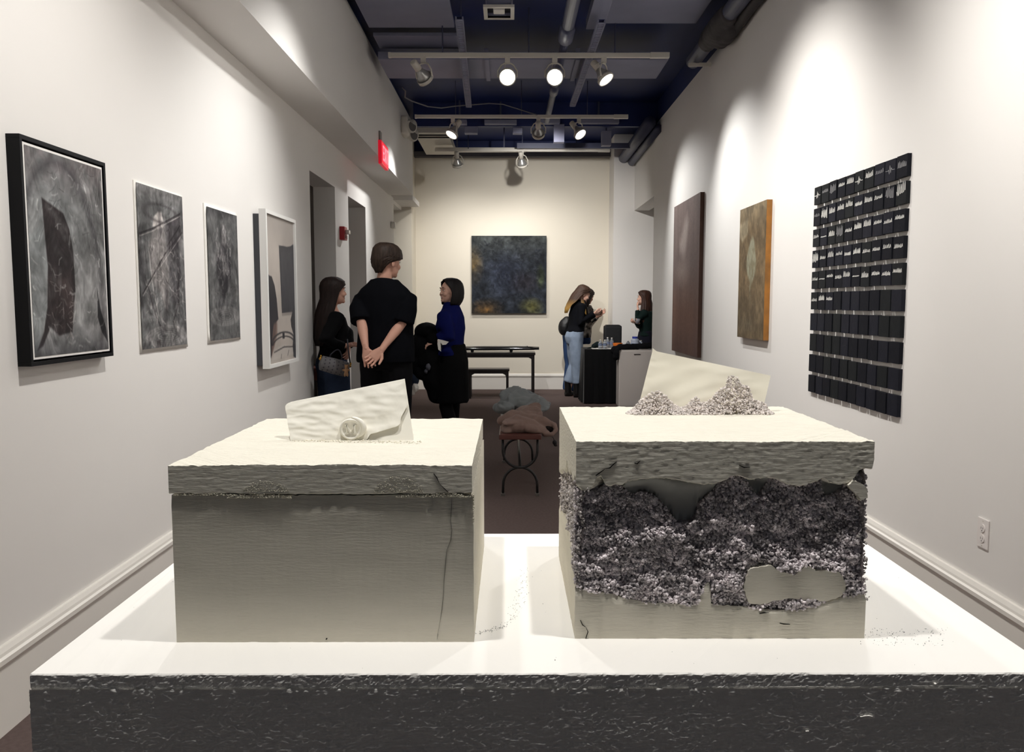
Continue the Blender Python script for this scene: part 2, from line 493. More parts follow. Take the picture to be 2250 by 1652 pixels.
# clutter of small fittings between the second and third track
for k, (px, w, y, z, h) in enumerate(((1010, .18, 10.2, 3.56, .05), (1035, .16, 10.2, 3.48, .10), (1100, .40, 10.25, 3.57, .05), (1137, .12, 10.3, 3.50, .10), (1205, .28, 10.2, 3.57, .05), (1228, .13, 10.15, 3.36, .22), (1315, .50, 10.25, 3.58, .05), (1332, .12, 10.3, 3.35, .18))):
    y += .16 * (k % 2)
    x = hz(y, px, z)
    o = obj('junction_box', boxm(x - w / 2, x + w / 2, y, y + .12, z, z + h, bev=.004), SLATE, loc=(x, y, z + h))
    tag(o, 'small slate grey ceiling fitting beyond the middle track, %s from the soffit' % ('first second third fourth fifth sixth seventh eighth'.split()[k]), 'ceiling fitting', 'small ceiling fittings')
    obj('hanger', boxm(x - .01, x + .01, y + .05, y + .07, z + h, ZC), PIPE, o)
a, b = onY(957, 330, 11.55), onY(1155, 330, 11.55)
o = obj('ceiling_batten', boxm(a.x, b.x, 11.5, 11.6, a.z - .022, a.z + .03, bev=.006), TRACK, loc=((a.x + b.x) / 2, 11.55, a.z)); tag(o, 'thick pale batten just beyond the farthest track', 'batten')
for x in (a.x + .3, b.x - .3): obj('hanger', boxm(x - .01, x + .01, 11.54, 11.56, a.z + .03, ZC), PIPE, o)
# white ceiling box with grooves beside the soffit end
t = thing('ceiling_vent', (-1.0, 11.4, 3.6), 'pale slatted ceiling panel at the far end of the soffit', 'vent')
obj('vent_panel', boxm(-1.24, -.80, 10.75, 12.3, 3.56, 3.66, bev=.005), TRACK, t)
for y in (10.86, 11.0): obj('groove_bar', boxm(-1.24, -.80, y, y + .025, 3.545, 3.562), BLACKM, t)
# white-framed fixture
t = thing('ceiling_fixture', (-.08, 6.5, 3.6), 'white framed square fixture under the navy ceiling at the top middle', 'ceiling fixture')
p0, p1 = onZ(1062, 14, 3.66), onZ(1130, 42, 3.66)
q0, q1 = onZ(1066, 42, 3.66), p0
cx, hw, ya, yb = (onZ(1063, 30, 3.66).x + onZ(1130, 30, 3.66).x) / 2, .122, p0.y, p1.y
obj('backing_plate', boxm(cx - .11, cx + .11, ya - .3, yb + .14, 3.79, 3.85), SLATE, t)
bm = BM(); w_ = .03
for a in ((cx - hw, cx + hw, ya, ya + w_), (cx - hw, cx + hw, yb - w_, yb), (cx - hw, cx - hw + w_, ya + w_, yb - w_), (cx + hw - w_, cx + hw, ya + w_, yb - w_)): box(bm, *a, 3.655, 3.675)
obj('fixture_frame', bm, TRACK, t)
obj('fixture_tray', boxm(cx - hw + w_, cx + hw - w_, ya + w_, yb - w_, 3.70, 3.72), BLACKM, t)
for a in ((cx - hw + w_ - .004, cx + hw - w_ + .004, ya + w_ - .004, ya + w_), (cx - hw + w_ - .004, cx + hw - w_ + .004, yb - w_, yb - w_ + .004)): obj('tray_side', boxm(*a, 3.66, 3.72), SLATE, t)
obj('lamp_cover', boxm(cx - .045, cx + .045, (ya + yb) / 2 - .05, (ya + yb) / 2 + .05, 3.665, 3.70, bev=.008), TRIM, t)
obj('stem', boxm(cx - .03, cx + .03, (ya + yb) / 2 - .03, (ya + yb) / 2 + .03, 3.72, 3.80), BLACKM, t)
# perforated strut rails
for nm, (pa, pb), lab in (('strut_rail', ((1009, 45), (1030, 236)), 'perforated strut rail crossing above the first track, near the soffit'), ('strut_rail', ((1322, 52), (1258, 234)), 'perforated strut rail crossing above the first track, beside the sprinkler pipe')):
    a, b = onZ(*pa, 3.50), onZ(*pb, 3.50)
    t = thing(nm, (a + b) / 2, lab, 'rail')
    d = (b - a); n = 70
    s = V3((d.y, -d.x, 0)).normalized() * .026
    bm = BM()
    for q in (-1, 1):
        prism(bm, [a + s * q - s * .22, a + s * q + s * .22, b + s * q + s * .22, b + s * q - s * .22], (0, 0, .03))
    obj('rail_edge', bm, SLATE, t)
    bm = BM()
    for i in range(n):
        p = a + d * (i / (n - 1)); e = d.normalized() * .010
        prism(bm, [p - s - e, p + s - e, p + s + e, p - s + e], (0, 0, .006))
    obj('rung', bm, SLATE, t)['kind'] = 'stuff'
    obj('backing', prism(BM(), [a - s + V3((0, 0, .028)), a + s + V3((0, 0, .028)), b + s + V3((0, 0, .028)), b - s + V3((0, 0, .028))], (0, 0, .004)), NAVY, t)
    for p in (a.lerp(b, .15), a.lerp(b, .85)):
        obj('hanger_rod', cyl(BM(), p + V3((0, 0, .03)), V3((p.x, p.y, ZC)), .006, 6), PIPE, t)
# loose cable
pts = [onY(x, y, Y) for x, y, Y in ((884, 192, 8.2), (891, 200, 8.2), (890, 214, 8.3), (905, 222, 8.4), (940, 234, 8.6), (970, 237, 8.8), (1000, 233, 9.0), (1040, 230, 9.1), (1075, 227, 9.2), (1105, 229, 9.25), (1140, 240, 9.3), (1165, 248, 9.33), (1182, 253, 9.36))]
o = obj('loose_cable', tube(BM(), pts, .007, 6), mat('grey cable', (110, 108, 112), .5), None, True, loc=pts[0]); tag(o, 'thin grey cable sagging from the soffit to the second track', 'cable')

# ------------------------------------------------------------------ track lights
ZT = 3.44
def col_k(k): return {'c': (1.0, .995, .975), 'n': (1.0, .968, .925), 'w': (1.0, .90, .76)}[k]
LENS = mat('lit lamp lens', (255, 250, 240), .3, emit=14)
LENSD = mat('dim lamp lens', (230, 226, 215), .3, emit=1.5)
ALU = mat('silver reflector', (190, 190, 188), .3, metal=.7)
def track(y, x0, x1, label):
    t = thing('track_rail', ((x0 + x1) / 2, y, ZT), label, 'lighting track')
    obj('rail', boxm(x0, x1, y - .018, y + .018, ZT, ZT + .036, bev=.003), TRACK, t)
    obj('end_feed', boxm(x1 - .15, x1 + .012, y - .021, y + .021, ZT - .004, ZT + .04, bev=.003), TRACK, t)
    obj('end_cap', boxm(x0 - .01, x0 + .012, y - .02, y + .02, ZT - .002, ZT + .038, bev=.002), TRACK, t)
    for x in (x0 + .45, (x0 + x1) / 2, x1 - .45):
        obj('hanger_rod', cyl(BM(), (x, y, ZT + .036), (x, y, ZC), .006, 6), PIPE, t)
def spot(x, y, aim, power, label, k='c', ang=62, blend=.7, drop=.155, lens=LENS, grp='track spotlights', sc=1.18):
    a = V3((x, y, ZT)); P = a + V3((0, 0, -drop))
    d = (V3(aim) - P).normalized()
    s = d.cross(V3((0, 0, 1))).normalized()
    t = thing('track_spotlight', a, label, 'spotlight', grp)
    obj('adapter', boxm(x - .022, x + .022, y - .017, y + .017, ZT - .045, ZT, bev=.003), TRACK, t)
    top = a + V3((0, 0, -.045)); r = .058 * sc; c = P + d * .02
    yoke = [c - s * (r + .012), P + V3((0, 0, .045)) - s * (r + .012), top + V3((0, 0, -.018)) - s * r * .75, top + V3((0, 0, -.004)) - s * r * .4, top + V3((0, 0, -.004)) + s * r * .4,
            top + V3((0, 0, -.018)) + s * r * .75, P + V3((0, 0, .045)) + s * (r + .012), c + s * (r + .012)]
    obj('yoke', tube(BM(), yoke, .007, 8), TRACK, t, True)
    obj('reflector', tube(BM(), [c - d * .085 * sc, c - d * .06 * sc, c - d * .03 * sc, c], [.022 * sc, .03 * sc, .046 * sc, r - .003], 20), ALU, t, True)
    obj('socket', tube(BM(), [c - d * .16 * sc, c - d * .155 * sc, c - d * .085 * sc], [.02 * sc, .026 * sc, .026 * sc], 16), TRACK, t, True)
    u, w = frame_of(d)
    bm = BM(); rings = []
    for off, rad in ((-.008, r - .004), (-.008, r + .004), (.022, r + .005), (.022, r - .004)):
        rings.append([bm.verts.new(c + d * off + (u * math.cos(q) + w * math.sin(q)) * rad) for q in [2 * PI * i / 24 for i in range(24)]])
    rings.append(rings[0]); bridge(bm, rings, False)
    obj('rim', bm, TRACK, t, True)
    bm = BM()
    rr = [[bm.verts.new(c + d * (.014 + b) + (u * math.cos(q) + w * math.sin(q)) * rad) for q in [2 * PI * i / 24 for i in range(24)]] for rad, b in ((r - .004, 0), (r * .6, .006), (r * .2, .008))]
    bridge(bm, rr, False); bm.faces.new(rr[-1])
    obj('lens', bm, lens, t, True)
    obj('lamp_wire', tube(BM(), [top, top + V3((0, 0, -.02)) - d * .03 + s * .02, c - d * .12 * sc + s * .03, c - d * .155 * sc], .003, 6), TRACK, t, True)
    if power:
        ld = bpy.data.lights.new('lamp_light', 'SPOT')
        ld.energy = power; ld.color = col_k(k); ld.spot_size = math.radians(ang); ld.spot_blend = blend; ld.shadow_soft_size = .035
        lo = bpy.data.objects.new('lamp_light', ld); link(lo)
        lo.parent = t; lo.location = c + d * .04 - a
        lo.rotation_euler = d.to_track_quat('-Z', 'Y').to_euler()
track(.82, -1.04, 1.345, 'white lighting track right above the plaster boxes')
track(2.6, -1.04, 1.345, 'white lighting track over the framed black painting')
track(4.85, -1.04, 1.345, 'white lighting track over the far end of the black panels')
track(7.1, -1.02, 1.345, 'white lighting track with the two glaring lamps')
track(9.37, -1.06, 1.325, 'middle white lighting track with three lamps')
track(11.4, -1.02, 1.37, 'farthest white lighting track before the end wall')
KP = 1.0
# over the plinth (out of the frame)
spot(.53, .82, (.0, 1.12, .96), 100 * KP, 'white spotlight aimed at the plinth, over the crumbling box', 'n', 62, .6)
spot(-.40, .82, (.05, 1.12, .96), 100 * KP, 'white spotlight aimed at the plinth, over the smooth box', 'n', 62, .6)
spot(1.0, 2.6, (-.1, 1.1, 1.0), 45 * KP, 'white spotlight aimed back at the plinth from the panel wall side', 'c', 50, .7)
spot(-.62, 2.6, (.2, 1.1, 1.0), 40 * KP, 'white spotlight aimed back at the plinth from the framed painting side', 'c', 50, .7)
spot(-.12, 2.6, (XL, 2.95, .9), 160 * KP, 'white spotlight aimed at the black framed painting', 'n', 110, 1)
spot(.42, 2.6, (XR, 3.0, .9), 225 * KP, 'white spotlight aimed at the near bare stretch of the panel wall', 'n', 115, 1)
spot(-.25, 4.85, (XL, 4.85, 1.2), 110 * KP, 'white spotlight aimed at the unframed drawings', 'c', 100, 1)
spot(.30, 4.85, (XR, 5.1, 1.7), 240 * KP, 'white spotlight aimed at the grid of black panels', 'n', 92, 1)
spot(.85, 4.85, (XL, 4.6, 1.2), 110 * KP, 'white spotlight aimed across at the taller drawing', 'n', 80, 1)
spot(-.75, 4.85, (-.65, 7.4, 1.2), 60 * KP, 'added white fill spotlight aimed along the room at the group of three', 'n', 55, 1)  # added fill lamp, brightens the people in the middle of the room
# first track in view
spot(onY(930, 128, 7.1).x, 7.1, (1.45, 10.8, .7), 250 * KP, 'dark-lensed spotlight at the soffit end of the first track, turned away', 'c', 50, 1)
spot(onY(1115, 128, 7.1).x, 7.1, (-.05, 3.0, 1.2), 60 * KP, 'glaring cool white spotlight facing the viewer on the first track', 'c', 50, .6)
spot(onY(1219, 128, 7.1).x, 7.1, (.25, 3.0, 1.2), 60 * KP, 'glaring warm white spotlight facing the viewer on the first track', 'w', 50, .6)
spot(onY(1327, 128, 7.1).x, 7.1, (XR, 6.5, 1.7), 150 * KP, 'spotlight at the pipe end of the first track tilted down to the ochre painting', 'c', 88, 1)
# second track
spot(onY(995, 258, 9.37).x, 9.37, (-1.5, 8.7, 1.7), 110 * KP, 'lit spotlight near the soffit end of the middle track', 'c', 88, 1)
spot(onY(1183, 258, 9.37).x, 9.37, (.5, 12.7, 1.5), 270 * KP, 'spotlight turned to the end wall, middle of the middle track', 'n', 95, 1)
spot(onY(1272, 258, 9.37).x, 9.37, (XR, 8.3, 1.6), 140 * KP, 'bright spotlight near the pipe end of the middle track', 'c', 88, 1)
# third track
spot(onY(1005, 332, 11.4).x, 11.4, (-.6, 12.75, 1.2), 75 * KP, 'spotlight near the pale ceiling panel on the farthest track', 'n', 115, 1, drop=.16)
spot(onY(1147, 332, 11.4).x, 11.4, (.5, 12.75, 1.2), 75 * KP, 'spotlight at the middle of the farthest track', 'n', 115, 1, drop=.16)
# ------------------------------------------------------------------ plinth
ZP = .96
ZSEAM = .9437
PLB = mat('white stucco paint', (226, 224, 220), .75, bump=.5, bs=300, bd=.002, stretch=(.6, 1, 1.2), spec=.1)
PLT = mat('white smooth plinth paint', (240, 238, 233), .5, bump=.12, bs=60, bd=.001, var=.02, vs=7, spec=.3)
t = thing('plinth', (.04, 1.115, 0), 'wide white plinth with rough front carrying the two plaster boxes', 'plinth')
def stucco(x, z):
    r = 1 - abs(mnoise.noise(V3((x * 120 + 1.5 * mnoise.noise(V3((x * 40, z * 40, 1))), z * 270, 2)))) * 2
    r2 = 1 - abs(mnoise.noise(V3((x * 210, z * 330, 7)))) * 2
    return .0008 * r + .0006 * r2 + .0004 * mnoise.noise(V3((x * 14, z * 22, 4)))
bm = BM()
nx, nz, zb = 860, 110, .835
G = [[bm.verts.new((-.5215 + 1.119 * i / nx, .8472 - stucco(-.5215 + 1.119 * i / nx, zb + (ZSEAM - zb) * j / nz) * (1 if j < nz else 1.6), zb + (ZSEAM - zb) * j / nz)) for j in range(nz + 1)] for i in range(nx + 1)]
for i in range(nx):
    for j in range(nz): bm.faces.new((G[i][j], G[i + 1][j], G[i + 1][j + 1], G[i][j + 1]))
o = obj('front_coat', bm, PLB, t, True)
obj('plinth_body', boxm(-.521, .597, .8495, 1.384, 0, ZSEAM), PLB, t)
bm = BM()
n = 560
rows = []
rr = random.Random(3)
for z in [ZSEAM + .0006, .946, .948, .950, .952, .954, .956, .9575, .9588, ZP]:
    row = []
    for i in range(n + 1):
        x = -.521 + 1.118 * i / n
        dy = -stucco(x, z * 1.4) * .9 if z < ZP else mnoise.noise(V3((x * 60, 3, 0))) * .0006 + .0008
        row.append(bm.verts.new((x, .8486 + dy, z + (mnoise.noise(V3((x * 55, 9, 0))) * .0006 if z >= .9585 else 0))))
    rows.append(row)
bridge(bm, rows, False, False)
a, b = bm.verts.new((.597, 1.384, ZP)), bm.verts.new((-.521, 1.384, ZP))
c, d = bm.verts.new((.597, 1.384, ZSEAM + .0006)), bm.verts.new((-.521, 1.384, ZSEAM + .0006))
bm.faces.new(rows[-1] + [a, b]); bm.faces.new(list(reversed(rows[0])) + [d, c])
bm.faces.new((a, b, d, c)); bm.faces.new([r[-1] for r in rows] + [a, c]); bm.faces.new([r[0] for r in rows] + [b, d])
bmesh.ops.triangulate(bm, faces=[f for f in bm.faces if len(f.verts) > 4])
o = obj('plinth_top', bm, PLT, t)
o.data.materials.append(PLB)
for p in o.data.polygons:
    if abs(p.normal.z) < .7: p.material_index = 1
PAINTCHIP = mat('bare light chip', (238, 235, 228), .6)
def chip(px, py, w, h, parent):
    bm = BM(); q = []
    r = random.Random(int(px))
    for k in range(9):
        a = 2 * PI * k / 9; s = r.uniform(.6, 1.1)
        q.append(onY(px + math.cos(a) * w * s, py + math.sin(a) * h * s, .848))
    obj('paint_chip', prism(bm, q, (0, -.0035, 0)), PAINTCHIP, parent)
chip(1905, 1573, 17, 4, t); chip(2054, 1501, 4, 3, t); chip(1772, 1604, 4, 2, t)
obj('paint_ridge', tube(BM(), [onY(x, y, .8485) for x, y in ((1470, 1529), (1560, 1528), (1640, 1530), (1760, 1534), (1850, 1537), (1960, 1546), (2060, 1558), (2105, 1560), (2180, 1575), (2250, 1592))], .0009, 6), PLB, t)
obj('paint_ridge', tube(BM(), [onY(x, y, .8485) for x, y in ((1640, 1508), (1800, 1508), (1990, 1506), (2130, 1505))], .0009, 6), PAINTCHIP, t)  # pale strip, a painted highlight along the seam under the top
# specks of plaster dust on the plinth top, in a loose curved trail
pos = []
trail = [(1041, 1392), (1085, 1383), (1110, 1374), (1128, 1352), (1140, 1318), (1150, 1290), (1150, 1255)]
for i in range(230):
    k = random.uniform(0, len(trail) - 1.001); j = int(k); f = k - j
    x = trail[j][0] * (1 - f) + trail[j + 1][0] * f + random.gauss(0, 5 + 3 * (j > 2)); y = trail[j][1] * (1 - f) + trail[j + 1][1] * f + random.gauss(0, 2 + 5 * (j > 2))
    pos.append(onZ(x, y, ZP + .0004))
for i in range(150):
    pos.append(onZ(random.uniform(1890, 2080), random.uniform(1380, 1418), ZP + .0004))
for i in range(90):
    pos.append(V3((random.uniform(-.5, .58), random.uniform(.86, 1.37), ZP + .0004)))
sh = np.repeat(rng.uniform(140, 230, (len(pos), 1)), 3, 1)
o = put('plaster_dust', granules('plaster_dust', np.array(pos), rng.uniform(.0002, .0006, len(pos)), sh), mat('dust speck', (180, 175, 165), .9, attr='Col'), None, V3((.05, .95, ZP)))
tag(o, 'loose plaster specks scattered on the white plinth top', 'dust', kind='stuff')

# ------------------------------------------------------------------ plaster boxes
CONC = mat('pale plaster', (216, 212, 199), .85, var=.03, vs=120, bump=.9, bs=190, bd=.0035, stretch=(.24, .5, 1.5), spec=.1)
CONCB = mat('pale plaster smooth', (216, 211, 197), .85, var=.06, vs=24, bump=.6, bs=240, bd=.002, stretch=(.22, .5, 1.5), spec=.1)
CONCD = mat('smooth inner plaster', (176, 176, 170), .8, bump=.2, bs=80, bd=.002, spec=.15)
CRACK = mat('dark crack', (30, 28, 26), 1.0, spec=0)
def perim(x0, x1, y0, y1, nf, ns):
    """Outline points with outward normals, starting at the front near x0."""
    P = [((x0 + (x1 - x0) * i / nf, y0), (0, -1), 'f', i / nf) for i in range(nf)]
    P += [((x1, y0 + (y1 - y0) * i / ns), (1, 0), 'r', i / ns) for i in range(ns)]
    P += [((x1 - (x1 - x0) * i / ns, y1), (0, 1), 'b', i / ns) for i in range(ns)]
    P += [((x0, y1 - (y1 - y0) * i / ns), (-1, 0), 'l', i / ns) for i in range(ns)]
    return P
def slab(name, dims, zflat, zfun, top, m, parent, nf=170, ns=50, levels=7, wob=.0012, inset=.020, seed=0, edge=.0018):
    """Block with one flat end (zflat) and one broken edge zfun(side, t): outer skin, broken lip turned inwards."""
    P = perim(*dims, nf, ns)
    bm = BM(); rings = []
    sg = 1 if top else -1
    zl = [zfun(s, f) for _, _, s, f in P]
    for k in range(levels + 1):
        q = k / levels
        ring = []
        for (p, nrm, s, f), z1 in zip(P, zl):
            z = zflat * (1 - q) + z1 * q
            if k == 0:
                z += (mnoise.noise(V3((p[0] * 28 + seed, p[1] * 28, 1))) * .45 + mnoise.noise(V3((p[0] * 120 + seed, p[1] * 120, 1))) * .3 + mnoise.noise(V3((p[0] * 330, p[1] * 330, 1))) * .25 + (.5 * math.sin(PI * f) if s == 'f' and seed == 2 else 0)) * edge * (1 if top else 0)
            w = mnoise.noise(V3((p[0] * 24 + seed, p[1] * 24, z * 40))) * wob * .16 + mnoise.noise(V3((p[0] * 90 + seed, p[1] * 90, z * 300))) * wob * .36 + mnoise.noise(V3((p[0] * 240 + seed, p[1] * 240, z * 420))) * wob * .3
            if k == levels: w -= .0016 + abs(mnoise.noise(V3((p[0] * 160, p[1] * 160, 4)))) * .002
            ring.append(bm.verts.new((p[0] + nrm[0] * w, p[1] + nrm[1] * w, z)))
        rings.append(ring)
    cx, cy = (dims[0] + dims[1]) / 2, (dims[2] + dims[3]) / 2
    fx, fy = 1 - 2 * inset / (dims[1] - dims[0]), 1 - 2 * inset / (dims[3] - dims[2])
    for ff, dz in ((.45, .0015), (1, .004)):
        rings.append([bm.verts.new((cx + (p[0] - cx) * (1 - ff + ff * fx), cy + (p[1] - cy) * (1 - ff + ff * fy), z1 + sg * dz)) for (p, _, _, _), z1 in zip(P, zl)])
    bridge(bm, rings, True)
    bmesh.ops.triangulate(bm, faces=[f for f in bm.faces if len(f.verts) > 4])
    return obj(name, bm, m, parent, loc=None)
def smooth_by_angle(o, a=40):
    me = o.data
    me.polygons.foreach_set('use_smooth', [True] * len(me.polygons))
    try: me.set_sharp_from_angle(angle=math.radians(a))
    except Exception: pass
def interp(pts, x):
    if x <= pts[0][0]: return pts[0][1]
    for (a, b), (c, d) in zip(pts, pts[1:]):
        if x <= c: return b + (d - b) * (x - a) / ((c - a) or 1e-9)
    return pts[-1][1]

# left box: body and lid, envelope with wax seal in its slot
LX0, LX1, LY0, LY1 = -.3965, -.0425, .9296, 1.316
t = thing('plaster_box', ((LX0 + LX1) / 2, (LY0 + LY1) / 2, ZP), 'smooth intact plaster box with a lid line, sealed envelope in its slot', 'box', 'plaster boxes on the plinth')
def seam(x, z):
    return mnoise.noise(V3((x * 26, z, 0))) * .0013 + mnoise.noise(V3((x * 130, z, 5))) * .0009
ZS = 1.1385
def zlid(s, f):
    x = {'f': LX0 + (LX1 - LX0) * f, 'r': 3 + f * .4, 'b': 5 + f * .4, 'l': 7 + f * .4}[s]
    z = ZS + .0012 + seam(x, 0) - (.001 * math.sin(f * PI) if s == 'f' else 0)
    return z
def zbody(s, f):
    x = {'f': LX0 + (LX1 - LX0) * f, 'r': 3 + f * .4, 'b': 5 + f * .4, 'l': 7 + f * .4}[s]
    z = ZS - .0002 + seam(x, 0) - abs(mnoise.noise(V3((x * 90, 2, 0)))) * .002 - (.001 * math.sin(f * PI) if s == 'f' else 0)
    if s == 'f' and f > .955: z -= (f - .955) * .12
    return z
o = slab('lid', (LX0 - .001, LX1 - .0015, LY0, LY1), 1.1725, zlid, True, CONC, t, seed=2, wob=.0003, nf=320, levels=24, edge=.0026); smooth_by_angle(o)
o = slab('box_body', (LX0 + .001, LX1, LY0 + .0012, LY1), ZP, zbody, False, CONCB, t, seed=9, wob=.0009, nf=220, levels=14, inset=.02, edge=0); smooth_by_angle(o)
obj('core', boxm(LX0 + .012, LX1 - .012, LY0 + .014, LY1 - .01, ZP + .002, 1.165), CONCD, t)
def crack(pts, Y, w, parent, ax=1):
    q = [on(x, y, ax, Y) for x, y in pts]
    bm = BM(); off = V3((0, -.0002, 0)) if ax == 1 else V3((-.0002, 0, 0))
    L_, R_ = [], []
    for i, p in enumerate(q):
        d = (q[min(i + 1, len(q) - 1)] - q[max(i - 1, 0)]).normalized()
        s = d.cross(V3((0, 1, 0) if ax == 1 else (1, 0, 0))).normalized() * w * (.6 + .4 * math.sin(i * 2.3))
        L_.append(p + s); R_.append(p - s)
    a_ = [bm.verts.new(p + off) for p in L_]; b_ = [bm.verts.new(p + off) for p in R_]
    a2 = [bm.verts.new(p - off * 3) for p in L_]; b2 = [bm.verts.new(p - off * 3) for p in R_]
    for i in range(len(q) - 1):
        bm.faces.new((a_[i], a_[i + 1], b_[i + 1], b_[i])); bm.faces.new((a_[i], a2[i], a2[i + 1], a_[i + 1])); bm.faces.new((b_[i], b_[i + 1], b2[i + 1], b2[i]))
    obj('crack', bm, CRACK, parent)
crack([(993, 1093), (992, 1120), (990, 1140), (993, 1165), (991, 1185), (981, 1210), (979, 1240), (976, 1270), (974, 1310), (971, 1340), (966, 1370), (960, 1405)], LY0 + .0011, .00018, t)
crack([(953, 1040), (960, 1050), (966, 1063), (979, 1076), (985, 1082)], LY0 - .0004, .0005, t)
crack([(716, 1405), (719, 1402)], LY0 + .001, .0008, t)
# crumbly rough patches on the front of the lid and the chipped lip of the body
pos, sz = [], []
for (x0, x1, y0, y1, n) in ((535, 635, 1055, 1080, 700), (822, 930, 1045, 1082, 1000), (500, 640, 1084, 1094, 300), (870, 1035, 1083, 1092, 360), (380, 520, 1084, 1088, 160)):
    for _ in range(n):
        x = random.uniform(x0, x1); y = y1 - (y1 - y0) * random.random() ** 1.6 * (math.sin(PI * (x - x0) / (x1 - x0)) ** .5)
        p = onY(x, y, LY0 + .0004); pos.append(p); sz.append(random.uniform(.0003, .0008))
for _ in range(160):
    p = onX(1037, random.uniform(1080, 1150), LX1); pos.append(V3((LX1, LY0 + random.uniform(0, .006), 1.138 - random.random() ** 2 * .035))); sz.append(random.uniform(.0004, .0011))
put('rough_patches', granules('rough_patches', np.array(pos), np.array(sz), np.array([[206, 201, 184]] * len(pos))), mat('plaster crumb', (206, 201, 184), .9, attr='Col', spec=.1), t)['kind'] = 'stuff'

PAPER = mat('white cast paper', (240, 237, 226), .65, bump=.12, bs=30, bd=.002, spec=.25)
def sheet(name, fn, nu, nv, thick, m, parent, loc=None):
    """Closed thin sheet from fn(u, v) -> point; thickness goes along +Y."""
    bm = BM()
    A = [[bm.verts.new(fn(i / nu, j / nv)) for j in range(nv + 1)] for i in range(nu + 1)]
    B = [[bm.verts.new(fn(i / nu, j / nv) + V3((0, thick, 0))) for j in range(nv + 1)] for i in range(nu + 1)]
    for i in range(nu):
        for j in range(nv):
            bm.faces.new((A[i][j], A[i + 1][j], A[i + 1][j + 1], A[i][j + 1]))
            bm.faces.new((B[i][j], B[i][j + 1], B[i + 1][j + 1], B[i + 1][j]))
    for i in range(nu):
        bm.faces.new((A[i][0], B[i][0], B[i + 1][0], A[i + 1][0])); bm.faces.new((A[i][nv], A[i + 1][nv], B[i + 1][nv], B[i][nv]))
    for j in range(nv):
        bm.faces.new((A[0][j], A[0][j + 1], B[0][j + 1], B[0][j])); bm.faces.new((A[nu][j], B[nu][j], B[nu][j + 1], A[nu][j + 1]))
    o = obj(name, bm, m, parent, True, loc)
    smooth_by_angle(o, 50)
    return o
def bil(c, u, v): return (c[0] * (1 - u) + c[1] * u) * (1 - v) + (c[3] * (1 - u) + c[2] * u) * v
ZLT = 1.1725
ye = onZ(775, 967, ZLT).y
cor = [onY(626, 886, ye + .024), onY(888, 833, ye + .034), onY(909, 975, ye), onY(641, 972, ye)]
te = thing('envelope', (cor[2] + cor[3]) / 2, 'crumpled white envelope with a wax seal standing in the smooth box', 'envelope', 'envelopes on the boxes')
def rc(u, v, r=.05):  # rounds the top corner at u=0
    if u < r and v < r * 2:
        a = (r - u) / r; b = (r * 2 - v) / (r * 2)
        L_ = math.hypot(a, b)
        if L_ > 1: return u + (r - r * a / L_ - u), v + (r * 2 - r * 2 * b / L_ - v)
    return u, v
sheet('envelope_back', lambda u, v: bil(cor, *rc(u, v)) + V3((0, .0015 + .005 * (u - .7 if u > .7 else 0), 0)), 24, 14, .0040, PAPER, te)
low = [(0, .985), (.3, 1.0), (.48, 1.01), (.60, .99), (.66, .83), (.72, .80), (.80, .76), (.88, .72), (.915, .69), (.925, .60), (.96, .50), (1.0, .40)]
def flap_pt(u, v):
    vv = v * interp(low, u)
    u2, v2 = rc(u, vv)
    p = bil(cor, u2, v2)
    e = min(1, 6 * vv + .15) * (1 if u < .97 else .6)
    h = mnoise.noise(V3((u * 5.5 + 1, vv * 5 + u * 2.0, 3))) * .0022 + mnoise.noise(V3((u * 11 - vv * 4, vv * 10, 7))) * .0010
    h += -abs(mnoise.noise(V3((u * 4 + vv * 2.2, vv * 6 - u * 2.5, 11)))) * .0022 + mnoise.noise(V3((u * 40, vv * 30, 2))) * .00022
    pull = math.exp(-((u - .54) / .14) ** 2 - ((vv - .86) / .22) ** 2) * .0018
    jag = (mnoise.noise(V3((u * 60, 1, 1))) * .0009) if v > .99 and u > .6 else 0
    return p + V3((0, -.0012 - .0022 * e - h * e + pull, jag))
sheet('flap', flap_pt, 84, 44, .0011, PAPER, te)
sc_ = onY(773, 941, ye + .006); s0 = .0136
bm = BM(); rings = []
for off, rad in ((0, 1.10), (-.0035, 1.12), (-.0052, 1.04), (-.0054, .96), (-.0044, .86), (-.0036, .80)):
    rings.append([bm.verts.new(sc_ + V3((math.cos(a) * s0 * rad * (1 + .05 * math.sin(2 * a + 1) * (rad > .9)), -.003 + off, math.sin(a) * s0 * rad * (1 + .04 * math.sin(3 * a) * (rad > .9))))) for a in [2 * PI * k / 40 for k in range(40)]])
bridge(bm, rings, True)
seal = obj('wax_seal', bm, mat('white wax', (243, 240, 230), .35, spec=.5), te, True); smooth_by_angle(seal, 55)
WAX = MATS['white wax']
bm = tube(BM(), [sc_ + V3((math.cos(a) * s0 * (1.12 + .2 * max(0, math.sin((a + .9) * 1.15))), -.0055, math.sin(a) * s0 * (1.08 + .08 * math.sin(a)))) for a in [-.95 + 2.45 * k / 22 for k in range(23)]], [.0012 + .0028 * math.sin(PI * k / 22) for k in range(23)], 10)
obj('wax_drip', bm, WAX, te, True)
bm = tube(BM(), [sc_ + V3((s0 * a, -.006, s0 * b)) for a, b in ((.45, 1.12), (.72, .95), (.88, .6), (.98, .2))], [.0009, .0012, .0012, .0007], 8, round_end=True)
obj('wax_drip', bm, WAX, te, True)
